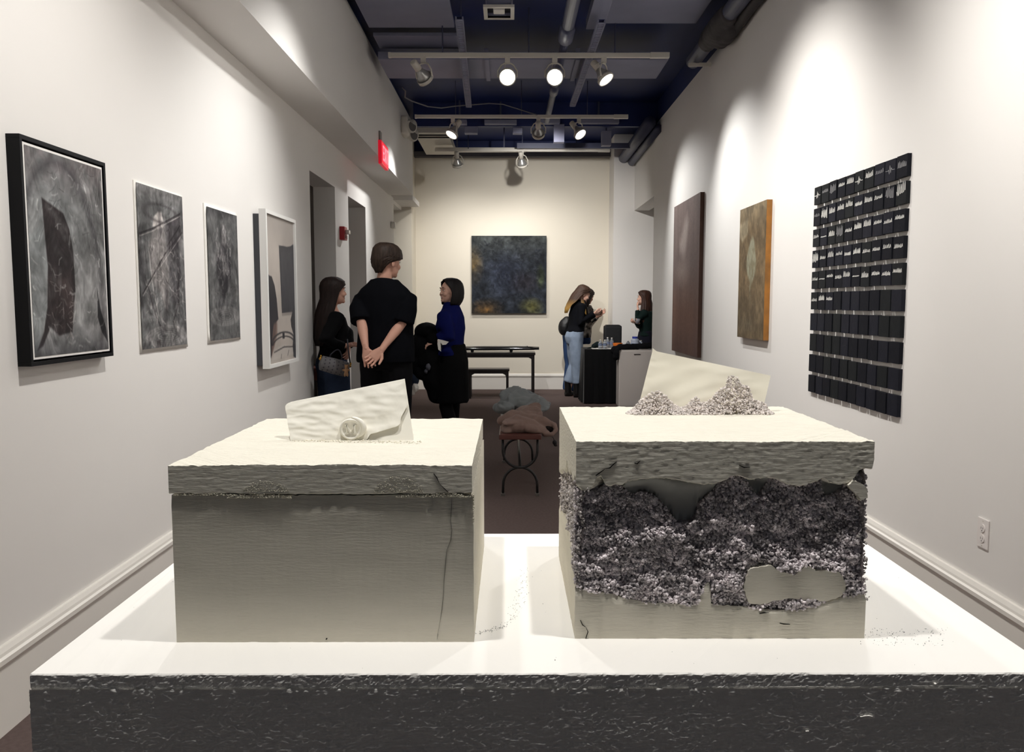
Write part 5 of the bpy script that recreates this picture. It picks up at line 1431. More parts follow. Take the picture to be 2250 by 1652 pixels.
bm = BM(); ell(bm, onY(1314, 757, 11.2), (.065, .05, .04)); ell(bm, onY(1306, 760, 11.2), (.04, .04, .03)); tube(bm, [onY(1291, 765, 11.1), onY(1299, 763, 11.1), onY(1307, 759, 11.15)], [.008, .01, .02], 8, round_end=True)
put('bundle', remesh(bm, .007, 2, 'bundle', (.005, 20, (1, 1, 1))), mat('dark green knit', (22, 32, 34), .9), t)
t = thing('plastic_bag', onY(1378, 768, 10.98), 'crumpled dark grey plastic bag between the orange bowl and the jug', 'plastic bag')
bm = BM(); ell(bm, onY(1374, 764, 10.98), (.07, .05, .028)); ell(bm, onY(1390, 767, 10.96), (.06, .04, .02)); ell(bm, onY(1369, 760, 11.0), (.03, .03, .02))
me = remesh(bm, .006, 1, 'bag_body', (.008, 26, (1, 1, 1)))
for v in me.vertices: v.co.z = max(v.co.z, tz + .001)
put('bag_body', me, mat('grey plastic film', (92, 90, 104), .3), t)
# small wooden table inside the first doorway
t = thing('side_table', (-1.70, 7.3, 0), 'reddish wooden side table half hidden in the first doorway', 'table')
RW = mat('red brown wood', (96, 40, 28), .5)
zt_ = onY(698, 806, 7.25).z
obj('top', boxm(-1.79, -1.60, 7.12, 7.55, zt_ - .03, zt_, bev=.004), RW, t)
for x in (-1.775, -1.645):
    for y in (7.14, 7.5): obj('leg', boxm(x, x + .03, y, y + .03, 0, zt_ - .03), RW, t)
obj('rail', boxm(-1.77, -1.62, 7.15, 7.17, zt_ - .11, zt_ - .03), RW, t)
# ------------------------------------------------------------------ people
SKIN = mat('skin', (206, 158, 138), .55, spec=.3)
SKIN2 = mat('light skin', (216, 172, 152), .55, spec=.3)
LIPS = mat('lip colour', (150, 70, 66), .5)
EYEW = mat('eye white', (225, 220, 215), .3); EYED = mat('eye dark', (24, 18, 16), .3)
def hairmat(n, c, c2=None): return mat(n, c, .5, var=.6, vs=70, stretch=(1, 1, .05), c2=c2 or tuple(min(255, int(q * 1.3 + 4)) for q in c), bump=.5, bs=160, bd=.004, spec=.22)
HBLK = hairmat('black hair', (16, 13, 14)); HDRK = hairmat('dark brown hair', (30, 21, 19)); HMAN = hairmat('man brown hair', (34, 25, 21), (66, 52, 44))
def hairgrad(n, c, c2, z0, z1):
    """Hair that turns from root colour to dyed tips below a height on the person."""
    m = hairmat(n, c)
    nt = m.node_tree; b = nt.nodes['Principled BSDF']
    l = b.inputs['Base Color'].links[0].from_socket
    tc = nt.nodes.new('ShaderNodeTexCoord'); sx = nt.nodes.new('ShaderNodeSeparateXYZ'); mr = nt.nodes.new('ShaderNodeMapRange'); mx = nt.nodes.new('ShaderNodeMix'); mx.data_type = 'RGBA'
    nt.links.new(tc.outputs['Object'], sx.inputs[0]); nt.links.new(sx.outputs['Z'], mr.inputs[0])
    mr.inputs[1].default_value = z0; mr.inputs[2].default_value = z1
    nt.links.new(mr.outputs[0], mx.inputs['Factor']); nt.links.new(l, mx.inputs['A']); mx.inputs['B'].default_value = (*lin(c2), 1)
    nt.links.new(mx.outputs['Result'], b.inputs['Base Color'])
    return m
class Fig:
    """Local frame: x = the person's right, y = front, z = up."""
    def __init__(s, x, y, H, yaw, lean=0.0):
        s.o = V3((x, y, 0)); s.H = H; s.M = Matrix.Rotation(math.radians(yaw), 3, 'Z'); s.lean = lean; s.k = H / 1.7
    def P(s, x, y, z):
        """Units of body height; leaning shears the body above the hips forward."""
        H = s.H
        if s.lean and z > .53: y = y + s.lean * (z - .53)
        return s.o + s.M @ V3((x * H, y * H, z * H))
    def D(s, x, y, z): return s.M @ V3((x, y, z))
def torso_rings(f, infl, z0, z1, wide=1.0, fem=False, box_=0.0):
    R = [(.47, .082, .062, 0), (.50, .094, .070, -.004), (.53, .098, .074, -.006), (.57, .094, .068, -.002), (.62, .078, .058, .002), (.67, .082, .062, .003), (.72, .092, .070, .004), (.76, .101, .068, 0), (.785, .099, .062, -.003), (.81, .080, .052, -.005), (.832, .054, .043, -.006), (.85, .036, .038, -.004)]
    if fem: R = [(z, a * (.90 if z > .6 else 1.0), b * (1.0 if .68 < z < .76 else .92), c) for z, a, b, c in R]
    out = []
    for z, a, b, c in R:
        if z < z0 - 1e-6 or z > z1 + 1e-6: continue
        a2 = a * wide + infl; b2 = b + infl
        if box_ and z < .76: a2 = a2 * (1 - box_) + (.108 + infl) * box_; b2 = b2 * (1 - box_) + (.078 + infl) * box_
        out.append((f.P(0, c, z), f.D(a2 * f.H, 0, 0), f.D(0, b2 * f.H, 0)))
    return out
def head_axes(f, yaw=0, pitch=0, tilt=0):
    return f.M @ Matrix.Rotation(math.radians(yaw), 3, 'Z') @ Matrix.Rotation(math.radians(-pitch), 3, 'X') @ Matrix.Rotation(math.radians(tilt), 3, 'Y')
def make_head(f, c, A, vox=.0045):
    """Head with brow, nose, lips, chin and ears; c = centre of the skull, A = axes."""
    k = f.k; bm = BM()
    q = lambda x, y, z: c + A @ V3((x * k, y * k, z * k))
    ell(bm, q(0, -.008, .018), (.074 * k, .094 * k, .094 * k), A, 20, 14)
    ell(bm, q(0, .030, -.052), (.056 * k, .058 * k, .064 * k), A, 16, 12)
    ell(bm, q(0, .045, -.010), (.058 * k, .044 * k, .060 * k), A, 16, 12)
    ell(bm, q(0, .070, -.092), (.022 * k, .018 * k, .018 * k), A, 12, 8)
    tube(bm, [q(0, .080, .012), q(0, .088, -.012), q(0, .095, -.030)], [.007 * k, .009 * k, .011 * k], 8, round_end=True)
    for s in (-1, 1):
        ell(bm, q(s * .010, .088, -.034), (.009 * k, .008 * k, .007 * k), A, 8, 6)
        ell(bm, q(s * .034, .066, -.034), (.024 * k, .022 * k, .022 * k), A, 10, 8)
        ell(bm, q(s * .026, .080, .022), (.026 * k, .012 * k, .009 * k), A, 10, 6)
        ell(bm, q(s * .077, -.012, -.012), (.010 * k, .020 * k, .032 * k), A @ Matrix.Rotation(s * .25, 3, 'Z'), 10, 8)
    tube(bm, [q(0, -.015, -.04), q(0, -.022, -.085), f.P(0, -.006, .845)], [.050 * k, .050 * k, .056 * k], 14)
    return remesh(bm, vox, 2, 'head'), q
def face_parts(f, q, parent, smile=False, A=None):
    k = f.k
    for s in (-1, 1):
        e = obj('eye', ell(BM(), q(s * .031, .081, .004), (.013 * k, .008 * k, .0055 * k if not smile else .004 * k), A, 10, 6), EYEW, parent, True)
        obj('iris', ell(BM(), q(s * .031, .0875, .004), (.006 * k, .004 * k, .005 * k if not smile else .0036 * k), A, 8, 6), EYED, e, True)
        obj('eyebrow', tube(BM(), [q(s * .014, .094, .024), q(s * .032, .090, .030), q(s * .048, .076, .025)], [.003 * k, .0038 * k, .002 * k], 6), EYED, parent, True)
    w = .026 if smile else .019
    u = .010 if smile else .0
    obj('lips', tube(BM(), [q(-w, .072, -.064 + u), q(-w * .5, .080, -.068), q(0, .082, -.069), q(w * .5, .080, -.068), q(w, .072, -.064 + u)], [.003 * k, .0055 * k, .0065 * k, .0055 * k, .003 * k], 8, round_end=True), LIPS, parent, True)
    if smile: obj('teeth', tube(BM(), [q(-.015, .0835, -.0650), q(0, .0870, -.0665), q(.015, .0835, -.0650)], .003 * k, 6), EYEW, parent, True)
def make_hand(wrist, d, palm, thumb, k=1.0, curl=.5, spread=.12, vox=.0032):
    """Hand: d = direction of the fingers, palm = direction the palm faces, thumb = side the thumb is on."""
    d = V3(d).normalized(); palm = V3(palm); palm = (palm - d * palm.dot(d)).normalized()
    t = d.cross(palm)
    if t.dot(V3(thumb)) < 0: t = -t
    bm = BM(); L = .088 * k
    loft(bm, [(wrist - d * .04 * k, t * .020 * k, palm * .018 * k), (wrist - d * .008 * k, t * .024 * k, palm * .018 * k), (wrist + d * .018 * k, t * .031 * k, palm * .017 * k), (wrist + d * L * .55, t * .041 * k, palm * .014 * k), (wrist + d * L * .95, t * .042 * k, palm * .012 * k), (wrist + d * L * 1.05, t * .036 * k, palm * .008 * k)], 14)
    for i, (off, ln) in enumerate(((.031, .070), (.0105, .079), (-.0105, .073), (-.030, .057))):
        b = wrist + d * L * .92 + t * off * k
        dd = (d + t * spread * off / .03).normalized()
        a = 0; p = b; pts = [b - d * .02 * k, b]; rr = [.0082 * k, .0088 * k]
        for seg, fr_ in ((.46, .55), (.31, 1.0), (.23, .8)):
            a += curl * fr_
            v = dd * math.cos(a) + palm * math.sin(a)
            p = p + v * ln * seg * k
            pts.append(p); rr.append((.0086, .0078, .0066)[len(rr) - 2] * k if len(rr) < 5 else .0064 * k)
        tube(bm, pts, rr, 8, round_end=True)
    b = wrist + d * .022 * k + t * .024 * k
    v1 = (t * .75 + d * .65 + palm * .25).normalized(); v2 = (d * .85 + t * .35 + palm * (.25 + curl * .4)).normalized()
    tube(bm, [b - t * .012 * k, b, b + v1 * .036 * k, b + v1 * .036 * k + v2 * .030 * k, b + v1 * .036 * k + v2 * .052 * k], [.013 * k, .014 * k, .0115 * k, .0098 * k, .0075 * k], 10, round_end=True)
    return remesh(bm, vox, 1, 'hand')
def limbs(f, arms, legs, fem, tor=True, foot=True):
    bm = BM(); H = f.H
    if tor: loft(bm, torso_rings(f, -.004, .47, .85, 1, fem), 18)
    for S_, E_, W_ in arms:
        r = .026 if fem else .030
        S_ = S_ + V3((0, 0, -.016 * H)) + (E_ - S_) * .06; tube(bm, [S_, S_.lerp(E_, .35), E_, E_.lerp(W_, .3), W_], [r * .82 * H, r * .92 * H, r * .72 * H, r * .74 * H, r * .43 * H], 12, round_end=True)
    for hp, kn, an, to in legs:
        tube(bm, [hp, hp.lerp(kn, .4), kn, kn.lerp(an, .3), an], [.052 * H, .050 * H, .034 * H, .034 * H, .022 * H], 12, round_end=True)
        tube(bm, [an + V3((0, 0, -.005)), an.lerp(to, .5) + V3((0, 0, -.02 * H)), to], [.024 * H, .022 * H, .016 * H], 10, round_end=True)
    return remesh(bm, .010, 3, 'body')
def std_legs(f, spread=.05, step=0.0, bend=0.0):
    out = []
    for s in (-1, 1):
        out.append((f.P(s * .048, 0, .50), f.P(s * spread, .010 + bend, .275), f.P(s * spread * 1.05, -.015 + s * step, .045), f.P(s * spread * 1.3, .095 + s * step, .016)))
    return out
def tubecloth(bm, pts, rads, n=14): tube(bm, pts, rads, n, round_end=False)
def shoe(f, leg, m, parent, tall=0.0, name='shoe'):
    hp, kn, an, to = leg; H = f.H
    bm = BM(); d = (V3((to.x, to.y, 0)) - V3((an.x, an.y, 0))).normalized(); s = d.cross(V3((0, 0, 1)))
    heel = V3((an.x, an.y, 0)) - d * .03 * H; toe = V3((to.x, to.y, 0)) + d * .012 * H
    rings = []
    for q, w, h in ((0, .018, .040), (.12, .024, .052), (.4, .026, .048), (.65, .031, .034), (.85, .028, .026), (1, .012, .016)):
        c = heel.lerp(toe, q)
        rings.append([bm.verts.new(c + s * w * H * math.cos(a) + V3((0, 0, max(0.002, h * H * .5 + h * H * .5 * math.sin(a))))) for a in [2 * PI * k / 14 for k in range(14)]])
    bridge(bm, rings, True)
    if tall: tube(bm, [V3((an.x, an.y, .03 * H)), V3((an.x, an.y, tall * H))], [.030 * H, .034 * H], 12)
    return put(name, remesh(bm, .006, 2, name), m, parent)
def hair_shell(f, c, A, levels, m, parent, name='hair', n=44, thick=.006, seed=0, amp=.004, tex=(38, 9)):
    """levels: (height, half-width, half-depth, shift back, opening half-angle at the front, [extra local x, y]) from the crown downwards, all metres at 1.7 m body height."""
    k = f.k; bm = BM(); rows = []
    q = lambda x, y, z: c + A @ V3((x * k, y * k, z * k))
    top = bm.verts.new(q(0, -.02, levels[0][0] + .006))
    for lv in levels:
        z, rx, ry, sh, op = lv[:5]; ex_ = lv[5] if len(lv) > 5 else (0, 0)
        row = []
        for i in range(n + 1):
            a = math.radians(op) + (2 * PI - 2 * math.radians(op)) * i / n   # measured from the front
            x, y = rx * math.sin(a), ry * math.cos(a) - sh
            w = 1 + amp / .09 * (mnoise.noise(V3((a * tex[1] * .9 + seed, z * 6, seed))) + .5 * mnoise.noise(V3((a * tex[1] * 2.2, z * 9, seed + 4))))
            row.append(bm.verts.new(q(x * w + ex_[0], y * w + ex_[1], z + .010 * mnoise.noise(V3((a * 6, seed, 2))) * (lv is levels[-1]))))
        rows.append(row)
    for i in range(n): bm.faces.new((top, rows[0][i], rows[0][i + 1]))
    bridge(bm, rows, False, False)
    bmesh.ops.recalc_face_normals(bm, faces=bm.faces)
    bmesh.ops.solidify(bm, geom=bm.faces[:], thickness=-thick * k)
    return obj(name, bm, m, parent, True)
def cloth_from(f, rings, tubes, vox, disp, name, m, parent, extra=None, sm=3):
    bm = BM()
    if rings: loft(bm, rings, 22)
    for pts, rr in tubes: tube(bm, pts, rr, 16)
    if extra: extra(bm)
    return put(name, remesh(bm, vox, sm, name, disp), m, parent)

# --- man in a black T-shirt, seen from behind, hands clasped at his back
MY = 6.30
f = Fig(onY(848, 800, MY).x, MY, 1.815, -12)
man = thing('person', f.o, 'person in oversized black T-shirt seen from behind, hands clasped at the back', 'person')
SHL, SHR = f.P(-.116, -.004, .785), f.P(.118, -.004, .785)
ELL, ELR = onY(794, 706, MY - .11), onY(884, 708, MY - .11)
WRL, WRR = onY(804, 766, MY - .24), onY(838, 768, MY - .25)
legs = std_legs(f, .055)
body = limbs(f, [(SHL, ELL, WRL), (SHR, ELR, WRR)], legs, False)
A = head_axes(f, -30, 4); hc = f.P(.012, .006, .925)
head, q = make_head(f, hc, A)
h1 = make_hand(WRL, onY(812, 800, MY - .25) - WRL, V3((.15, -1, .1)), V3((1, 0, .2)), 1.02, .42)
h2 = make_hand(WRR, onY(806, 799, MY - .29) - WRR, V3((.1, -1, .25)), V3((-.2, -.2, -1)), 1.05, .42)
put('body', join_meshes([body, head, h1, h2], 'body'), SKIN, man)
face_parts(f, q, man, A=A)
TEE = mat('black cotton T-shirt', (15, 16, 20), .95, spec=.05)
sl = lambda a, b, e: (a.lerp(b, .0) + f.D(0, 0, .012), [.056 * f.H, .060 * f.H, .056 * f.H])
cloth_from(f, torso_rings(f, .020, .50, .85, 1.02, False, .75), [([f.P(-.05, -.004, .785), SHL + V3((.018, 0, -.058)), SHL.lerp(ELL, .5) + V3((0, 0, 0)), SHL.lerp(ELL, 1.02) + V3((-.002, .01, 0))], [.040 * f.H, .041 * f.H, .043 * f.H, .047 * f.H]), ([f.P(.05, -.004, .785), SHR + V3((-.018, 0, -.058)), SHR.lerp(ELR, .5), SHR.lerp(ELR, 1.0) + V3((.0, .01, 0))], [.040 * f.H, .042 * f.H, .044 * f.H, .050 * f.H])], .010, (.007, 5, (1, 1, .6)), 't_shirt', TEE, man, None, 1)
obj('collar', tube(BM(), [f.P(.040 * math.cos(a), -.006 + .040 * math.sin(a), .846 - .006 * math.sin(a)) for a in [2 * PI * i / 20 for i in range(21)]], .008, 8), TEE, man, True)
TROU = mat('black trousers', (15, 15, 18), .9)
cloth_from(f, torso_rings(f, .012, .47, .57), [([hp + V3((0, 0, .05)), hp.lerp(kn, .5), kn, an + V3((0, 0, -.03))], [.066 * f.H, .062 * f.H, .050 * f.H, .044 * f.H]) for hp, kn, an, to in legs], .012, (.008, 7, (1, 1, .6)), 'trousers', TROU, man)
for lg in legs: shoe(f, lg, BLACKM, man)
hair_shell(f, hc, A, [(.122, .045, .050, .018, 0), (.108, .068, .078, .015, 0), (.085, .080, .100, .012, 0), (.055, .085, .108, .010, 0), (.032, .086, .110, .010, 0), (.012, .087, .104, .018, 66), (-.008, .080, .098, .020, 98), (-.035, .070, .088, .022, 116), (-.060, .052, .074, .024, 126), (-.082, .034, .060, .027, 138)], HMAN, man, 'hair', 52, .010, 3, .007)
bm = BM()
for k in range(70):
    a = random.uniform(0, 2 * PI); zz = random.uniform(.03, .118); r0 = math.sqrt(max(.1, 1 - (zz / .13) ** 2))
    b0 = q(.086 * r0 * math.sin(a), .104 * r0 * math.cos(a) - .01, zz); b1 = b0 + A @ V3((.02 * math.sin(a + .8), .02 * math.cos(a + .8), random.uniform(-.012, .012)))
    tube(bm, [b0, b0.lerp(b1, .5) + A @ V3((.006 * math.sin(a), .006 * math.cos(a), .004)), b1], [.010, .009, .002], 6)
obj('hair_tufts', bm, HMAN, man, True)['kind'] = 'stuff'
TAT = mat('tattoo ink', (62, 58, 72), .6)
bm = BM()
for sgm in (((791, 716), (795, 712), (797, 720), (792, 724), (796, 728)), ((789, 724), (793, 720), (798, 727)), ((795, 708), (798, 714))):
    tube(bm, [onY(a, b, MY - .05 - .046 - .06 * max(0, (b - 706) / 60)) for a, b in sgm], .0028, 5)
obj('tattoo', bm, TAT, man)

# --- woman in the doorway with long dark hair, handbag at her hip
WY = 6.75
f = Fig(onY(731, 800, WY).x, WY, 1.585, -56)
w1 = thing('person', f.o, 'person with long dark hair, black top and jeans standing in the doorway', 'person')
S1, S2 = f.P(-.095, 0, .80), f.P(.095, 0, .80)
E2, W2 = onY(716, 745, WY - .26), onY(752, 762, WY - .16)
E1, W1 = onY(762, 735, WY + .05), onY(766, 760, WY - .02)
legs = std_legs(f, .048)
body = limbs(f, [(S1, E1, W1), (S2, E2, W2)], legs, True)
A = head_axes(f, -14, -3); hc = onY(735, 640, WY); hc = V3((hc.x, WY, hc.z))
head, q = make_head(f, hc, A)
h1 = make_hand(W2, onY(772, 757, WY - .14) - W2, V3((0, .4, -1)), V3((0, 0, 1)), .92, .3)
h2 = make_hand(W1, onY(765, 776, WY - .08) - W1, V3((-1, .2, 0)), V3((0, -1, 0)), .92, .4)
put('body', join_meshes([body, head, h1, h2], 'body'), SKIN, w1)
face_parts(f, q, w1, A=A)
BT = mat('black knit top', (13, 13, 15), .9)
cloth_from(f, torso_rings(f, .010, .55, .80, 1.0, True), [([f.P(.05, 0, .775), S2.lerp(E2, .12), E2, W2], [.036 * f.H, .042 * f.H, .040 * f.H, .030 * f.H]), ([f.P(-.05, 0, .775), S1.lerp(E1, .12), E1, W1], [.036 * f.H, .042 * f.H, .038 * f.H, .029 * f.H])], .009, (.005, 8, (1, 1, .7)), 'knit_top', BT, w1)
JEAN = mat('dark blue jeans', (48, 60, 82), .9, var=.12, vs=18)
cloth_from(f, torso_rings(f, .010, .47, .60, 1.0, True), [([hp + V3((0, 0, .04)), hp.lerp(kn, .5), kn, an + V3((0, 0, -.03))], [.066 * f.H, .066 * f.H, .060 * f.H, .064 * f.H]) for hp, kn, an, to in legs], .011, (.006, 8, (1, 1, .5)), 'jeans', JEAN, w1)
for lg in legs: shoe(f, lg, BLACKM, w1)
hair_shell(f, hc, A, [(.118, .045, .050, .018, 0), (.104, .068, .076, .014, 0), (.080, .084, .098, .010, 0), (.050, .090, .108, .010, 20), (.022, .092, .108, .012, 52), (-.01, .093, .104, .016, 66), (-.06, .094, .100, .024, 72), (-.12, .104, .108, .040, 76), (-.20, .122, .116, .060, 82), (-.30, .130, .118, .078, 92), (-.40, .120, .110, .090, 104), (-.47, .095, .09, .10, 116)], HDRK, w1, 'long_hair', 56, .008, 11, .006)
obj('earring', ell(BM(), q(.084, .0, -.05), (.005, .005, .012)), mat('silver', (200, 200, 200), .2, metal=1), w1)
# handbag
B0, B1 = onY(706, 797, WY - .33), onY(762, 812, WY - .25)
t = thing('handbag', (B0 + B1) / 2, 'grey dotted barrel handbag with gold clasps hanging at the hip in the doorway', 'handbag')
ax = (B1 - B0).normalized()
BAG = mat('grey patterned canvas', (112, 110, 112), .7)
bm = BM(); zu = V3((0, 0, 1)); zu = (zu - ax * zu.dot(ax)).normalized(); yv = ax.cross(zu)
loft(bm, [(B0 - ax * .012, zu * .03, yv * .03), (B0, zu * .058, yv * .05), (B0.lerp(B1, .5), zu * .064, yv * .056), (B1, zu * .060, yv * .05), (B1 + ax * .012, zu * .032, yv * .03)], 20)
obj('bag_body', bm, BAG, t, True)
bm = BM()
for i in range(6):
    for j in range(5):
        a = .55 + j * .5 + (.25 if i % 2 else 0)
        c_ = B0.lerp(B1, .08 + i * .17); rr = .062
        p_ = c_ + zu * math.cos(a) * rr + yv * math.sin(a) * .0555
        nn = (zu * math.cos(a) + yv * math.sin(a)).normalized()
        u_, w_ = frame_of(nn)
        prism(bm, [p_ + u_ * .007, p_ + w_ * .007, p_ - u_ * .007, p_ - w_ * .007], nn * .0016)
obj('pattern_dots', bm, mat('dark grey print', (66, 66, 72), .7), t)['kind'] = 'stuff'
HND = mat('dark grey leather', (58, 58, 66), .5)
for e in (.28, .72):
    c_ = B0.lerp(B1, e)
    obj('handle_tab', tube(BM(), [c_ + zu * .058 - yv * .028, c_ + zu * .085 - yv * .02], .010, 8, flat=.4), HND, t)
obj('handle', tube(BM(), [B0.lerp(B1, .28) + zu * .08 - yv * .02] + [B0.lerp(B1, .28 + .44 * i / 10) + zu * (.085 + .05 * math.sin(PI * i / 10)) - yv * .02 for i in range(11)] + [B0.lerp(B1, .72) + zu * .08 - yv * .02], .005, 8), HND, t, True)
GOLD = mat('gold metal', (220, 170, 80), .25, metal=1)
for c_ in (B0 - ax * .016 + zu * .03, B1 + ax * .016 + zu * .035): obj('clasp', ell(ell(BM(), c_, (.012, .010, .014)), c_ + zu * .02, (.008, .007, .012)), GOLD, t, True)
obj('strap', tube(BM(), [B1 + ax * .016 + zu * .05, onY(766, 775, WY - .28), onY(763, 745, WY - .22)], .006, 8, flat=.4), HND, t, True)
PLU = mat('tan plush', (176, 138, 104), .95, bump=.6, bs=120, bd=.003)
bc = onY(761, 815, WY - .34)
bm = BM(); ell(bm, bc, (.018, .016, .026)); ell(bm, bc + V3((.002, 0, .034)), (.017, .015, .016))
for s in (-1, 1):
    ell(bm, bc + V3((.002 + s * .012, 0, .048)), (.006, .005, .006)); ell(bm, bc + V3((s * .020, -.004, .008)), (.013, .009, .008)); ell(bm, bc + V3((s * .010, -.004, -.028)), (.010, .010, .018))
put('plush_charm', remesh(bm, .004, 1, 'plush_charm'), PLU, t)

# --- woman in blue, smiling, coat over her arm
BY = 7.3
f = Fig(onY(991, 800, BY).x, BY, 1.575, 72)
w2 = thing('person', f.o, 'smiling person in dark blue sweater with chin-length black hair, carrying a coat', 'person')
S1, S2 = f.P(-.098, 0, .795), f.P(.098, 0, .795)   # left arm faces the camera
E1, W1 = onY(984, 738, BY - .16), onY(958, 748, BY - .16)
E2, W2 = onY(975, 738, BY + .14), onY(950, 745, BY + .05)
legs = std_legs(f, .055, .045)
body = limbs(f, [(S1, E1, W1), (S2, E2, W2)], legs, True)
A = head_axes(f, 50, -4); hc = onY(988, 640, BY); hc = V3((hc.x, BY, hc.z))
head, q = make_head(f, hc, A)
h1 = make_hand(W1, V3((-1, .1, -.35)), V3((.2, .6, -1)), V3((0, .3, 1)), .9, .5)
h2 = make_hand(W2, V3((-1, -.1, -.3)), V3((.2, -.5, -1)), V3((0, 0, 1)), .9, .5)
put('body', join_meshes([body, head, h1, h2], 'body'), SKIN2, w2)
face_parts(f, q, w2, True, A=A)
BLU = mat('dark blue knit', (13, 20, 78), .9)
cloth_from(f, torso_rings(f, .012, .55, .85, 1.02, True, .25), [([f.P(-.045, 0, .80), S1 + V3((0, 0, -.012)), S1.lerp(E1, .5), E1, E1.lerp(W1, .8)], [.036 * f.H, .043 * f.H, .048 * f.H, .044 * f.H, .036 * f.H]), ([f.P(.045, 0, .80), S2 + V3((0, 0, -.012)), E2, E2.lerp(W2, .8)], [.036 * f.H, .042 * f.H, .044 * f.H, .036 * f.H]), ([f.P(0, -.004, .825), f.P(0, -.002, .868)], [.045 * f.H, .040 * f.H])], .009, (.006, 6, (1, 1, .6)), 'sweater', BLU, w2)
BSK = mat('black wool skirt', (12, 12, 14), .9)
bm = BM(); loft(bm, [(f.P(0, -.002, .63), f.D(.088 * f.H, 0, 0), f.D(0, .075 * f.H, 0)), (f.P(0, -.004, .53), f.D(.110 * f.H, 0, 0), f.D(0, .092 * f.H, 0)), (f.P(0, 0, .42), f.D(.115 * f.H, 0, 0), f.D(0, .10 * f.H, 0)), (f.P(0, 0, .30), f.D(.112 * f.H, 0, 0), f.D(0, .098 * f.H, 0))], 24)
put('skirt', remesh(bm, .011, 2, 'skirt', (.010, 6, (1, 1, .3))), BSK, w2)
TIGHT = mat('black tights', (14, 14, 16), .8)
cloth_from(f, None, [([hp, kn, kn.lerp(an, .35), an], [.05 * f.H, .040 * f.H, .039 * f.H, .026 * f.H]) for hp, kn, an, to in legs], .009, None, 'tights', TIGHT, w2)
for lg in legs: shoe(f, lg, BLACKM, w2, .12)
hair_shell(f, hc, A, [(.118, .045, .050, .018, 0), (.104, .070, .078, .016, 0), (.080, .087, .098, .018, 26), (.052, .095, .106, .020, 46), (.022, .100, .110, .022, 58), (-.012, .104, .114, .024, 64), (-.05, .104, .116, .022, 66), (-.085, .098, .110, .016, 64), (-.115, .090, .100, .008, 66), (-.128, .084, .094, .004, 70)], HBLK, w2, 'bob_hair', 52, .009, 21, .004)
# coat hanging over her arms
t = thing('coat', onY(935, 760, BY - .1), 'bulky black coat hanging over the forearms of the one in blue', 'coat')
COAT = mat('black padded coat', (11, 11, 13), .85, spec=.08)
bm = BM(); cY = BY - .05
for x, y, a, b, c, e in ((938, 728, .11, .13, .075, 0), (926, 765, .105, .13, .14, 0), (940, 790, .12, .13, .13, 0), (916, 793, .06, .10, .10, 0), (955, 745, .09, .14, .08, 0), (950, 820, .09, .12, .18, 0), (962, 850, .07, .11, .14, 0)):
    ell(bm, onY(x, y, cY), (a, b, c), None, 16, 10)
tube(bm, [onY(945, 800, cY - .05), onY(950, 840, cY - .05), onY(955, 868, cY - .04)], [.07, .075, .06], 12, round_end=True)
tube(bm, [onY(905, 770, cY - .04), onY(908, 800, cY - .04), onY(928, 822, cY - .04)], [.05, .055, .05], 12, round_end=True)
put('coat_body', remesh(bm, .011, 2, 'coat_body', (.014, 7, (1, 1, .6))), COAT, t)
bm = BM(); ell(bm, onY(941, 806, cY - .14), (.022, .02, .03)); ell(bm, onY(936, 816, cY - .13), (.015, .018, .018))
put('lining_patch', remesh(bm, .006, 1, 'lining_patch', (.004, 30, (1, 1, 1))), mat('grey lining', (72, 74, 84), .6), t)
P_ = [onY(x, y, BY - .26) for x, y in ((962, 745), (972, 747), (986, 751), (980, 757), (972, 758), (968, 752), (971, 763), (969, 772), (963, 768), (961, 755))]
bm = BM(); prism(bm, P_, (0, .006, 0))
o = obj('paper_leaflet', bm, WHITEP, loc=P_[0]); tag(o, 'white folded leaflet held against the black coat', 'leaflet')
# blue grey bundle with white end seen between the man and the coat
t = thing('tote_bag', onY(911, 832, 8.2), 'dark blue grey bag with crumpled white end low beside the coat', 'bag')
bm = BM(); ell(bm, onY(910, 832, 8.1), (.05, .07, .09)); ell(bm, onY(903, 822, 8.1), (.04, .06, .07))
put('bag_body', remesh(bm, .008, 2, 'bag_body', (.006, 14, (1, 1, 1))), mat('slate blue fabric', (34, 42, 56), .8), t)
bm = BM(); ell(bm, onY(912, 852, 8.05), (.035, .04, .045)); ell(bm, onY(907, 860, 8.05), (.02, .03, .04))
obj('strap', tube(BM(), [onY(905, 822, 7.95), onY(908, 812, 7.6), onY(914, 800, 7.35)], .012, 8, flat=.4), MATS['slate blue fabric'], t, True)
put('bag_lining', remesh(bm, .007, 2, 'bag_lining', (.008, 22, (1, 1, 1))), WHITEP, t)

# --- woman with long fair-tipped hair bending over her hands, light jeans
GY = 11.75
f = Fig(onY(1262, 800, GY).x, GY, 1.66, -82, .16)
w3 = thing('person', f.o, 'person with long fair-tipped hair, black sweater and light jeans looking down', 'person')
S1, S2 = f.P(-.09, 0, .80), f.P(.09, 0, .80)
E2, W2 = onY(1276, 707, GY - .17), onY(1304, 689, GY - .12)
E1, W1 = onY(1278, 706, GY + .15), onY(1306, 690, GY + .02)
legs = std_legs(f, .05, .028)
body = limbs(f, [(S1, E1, W1), (S2, E2, W2)], legs, True)
A = head_axes(f, 4, 24); hc = onY(1282, 646, GY); hc = V3((hc.x, GY, hc.z))
head, q = make_head(f, hc, A, .006)
h1 = make_hand(W2, V3((1, .2, .1)), V3((0, .6, .6)), V3((0, .3, 1)), .95, .7, .12, .005)
h2 = make_hand(W1, V3((1, -.2, .1)), V3((0, -.6, .6)), V3((0, .3, 1)), .95, .7, .12, .005)
put('body', join_meshes([body, head, h1, h2], 'body'), SKIN2, w3)
face_parts(f, q, w3, A=A)
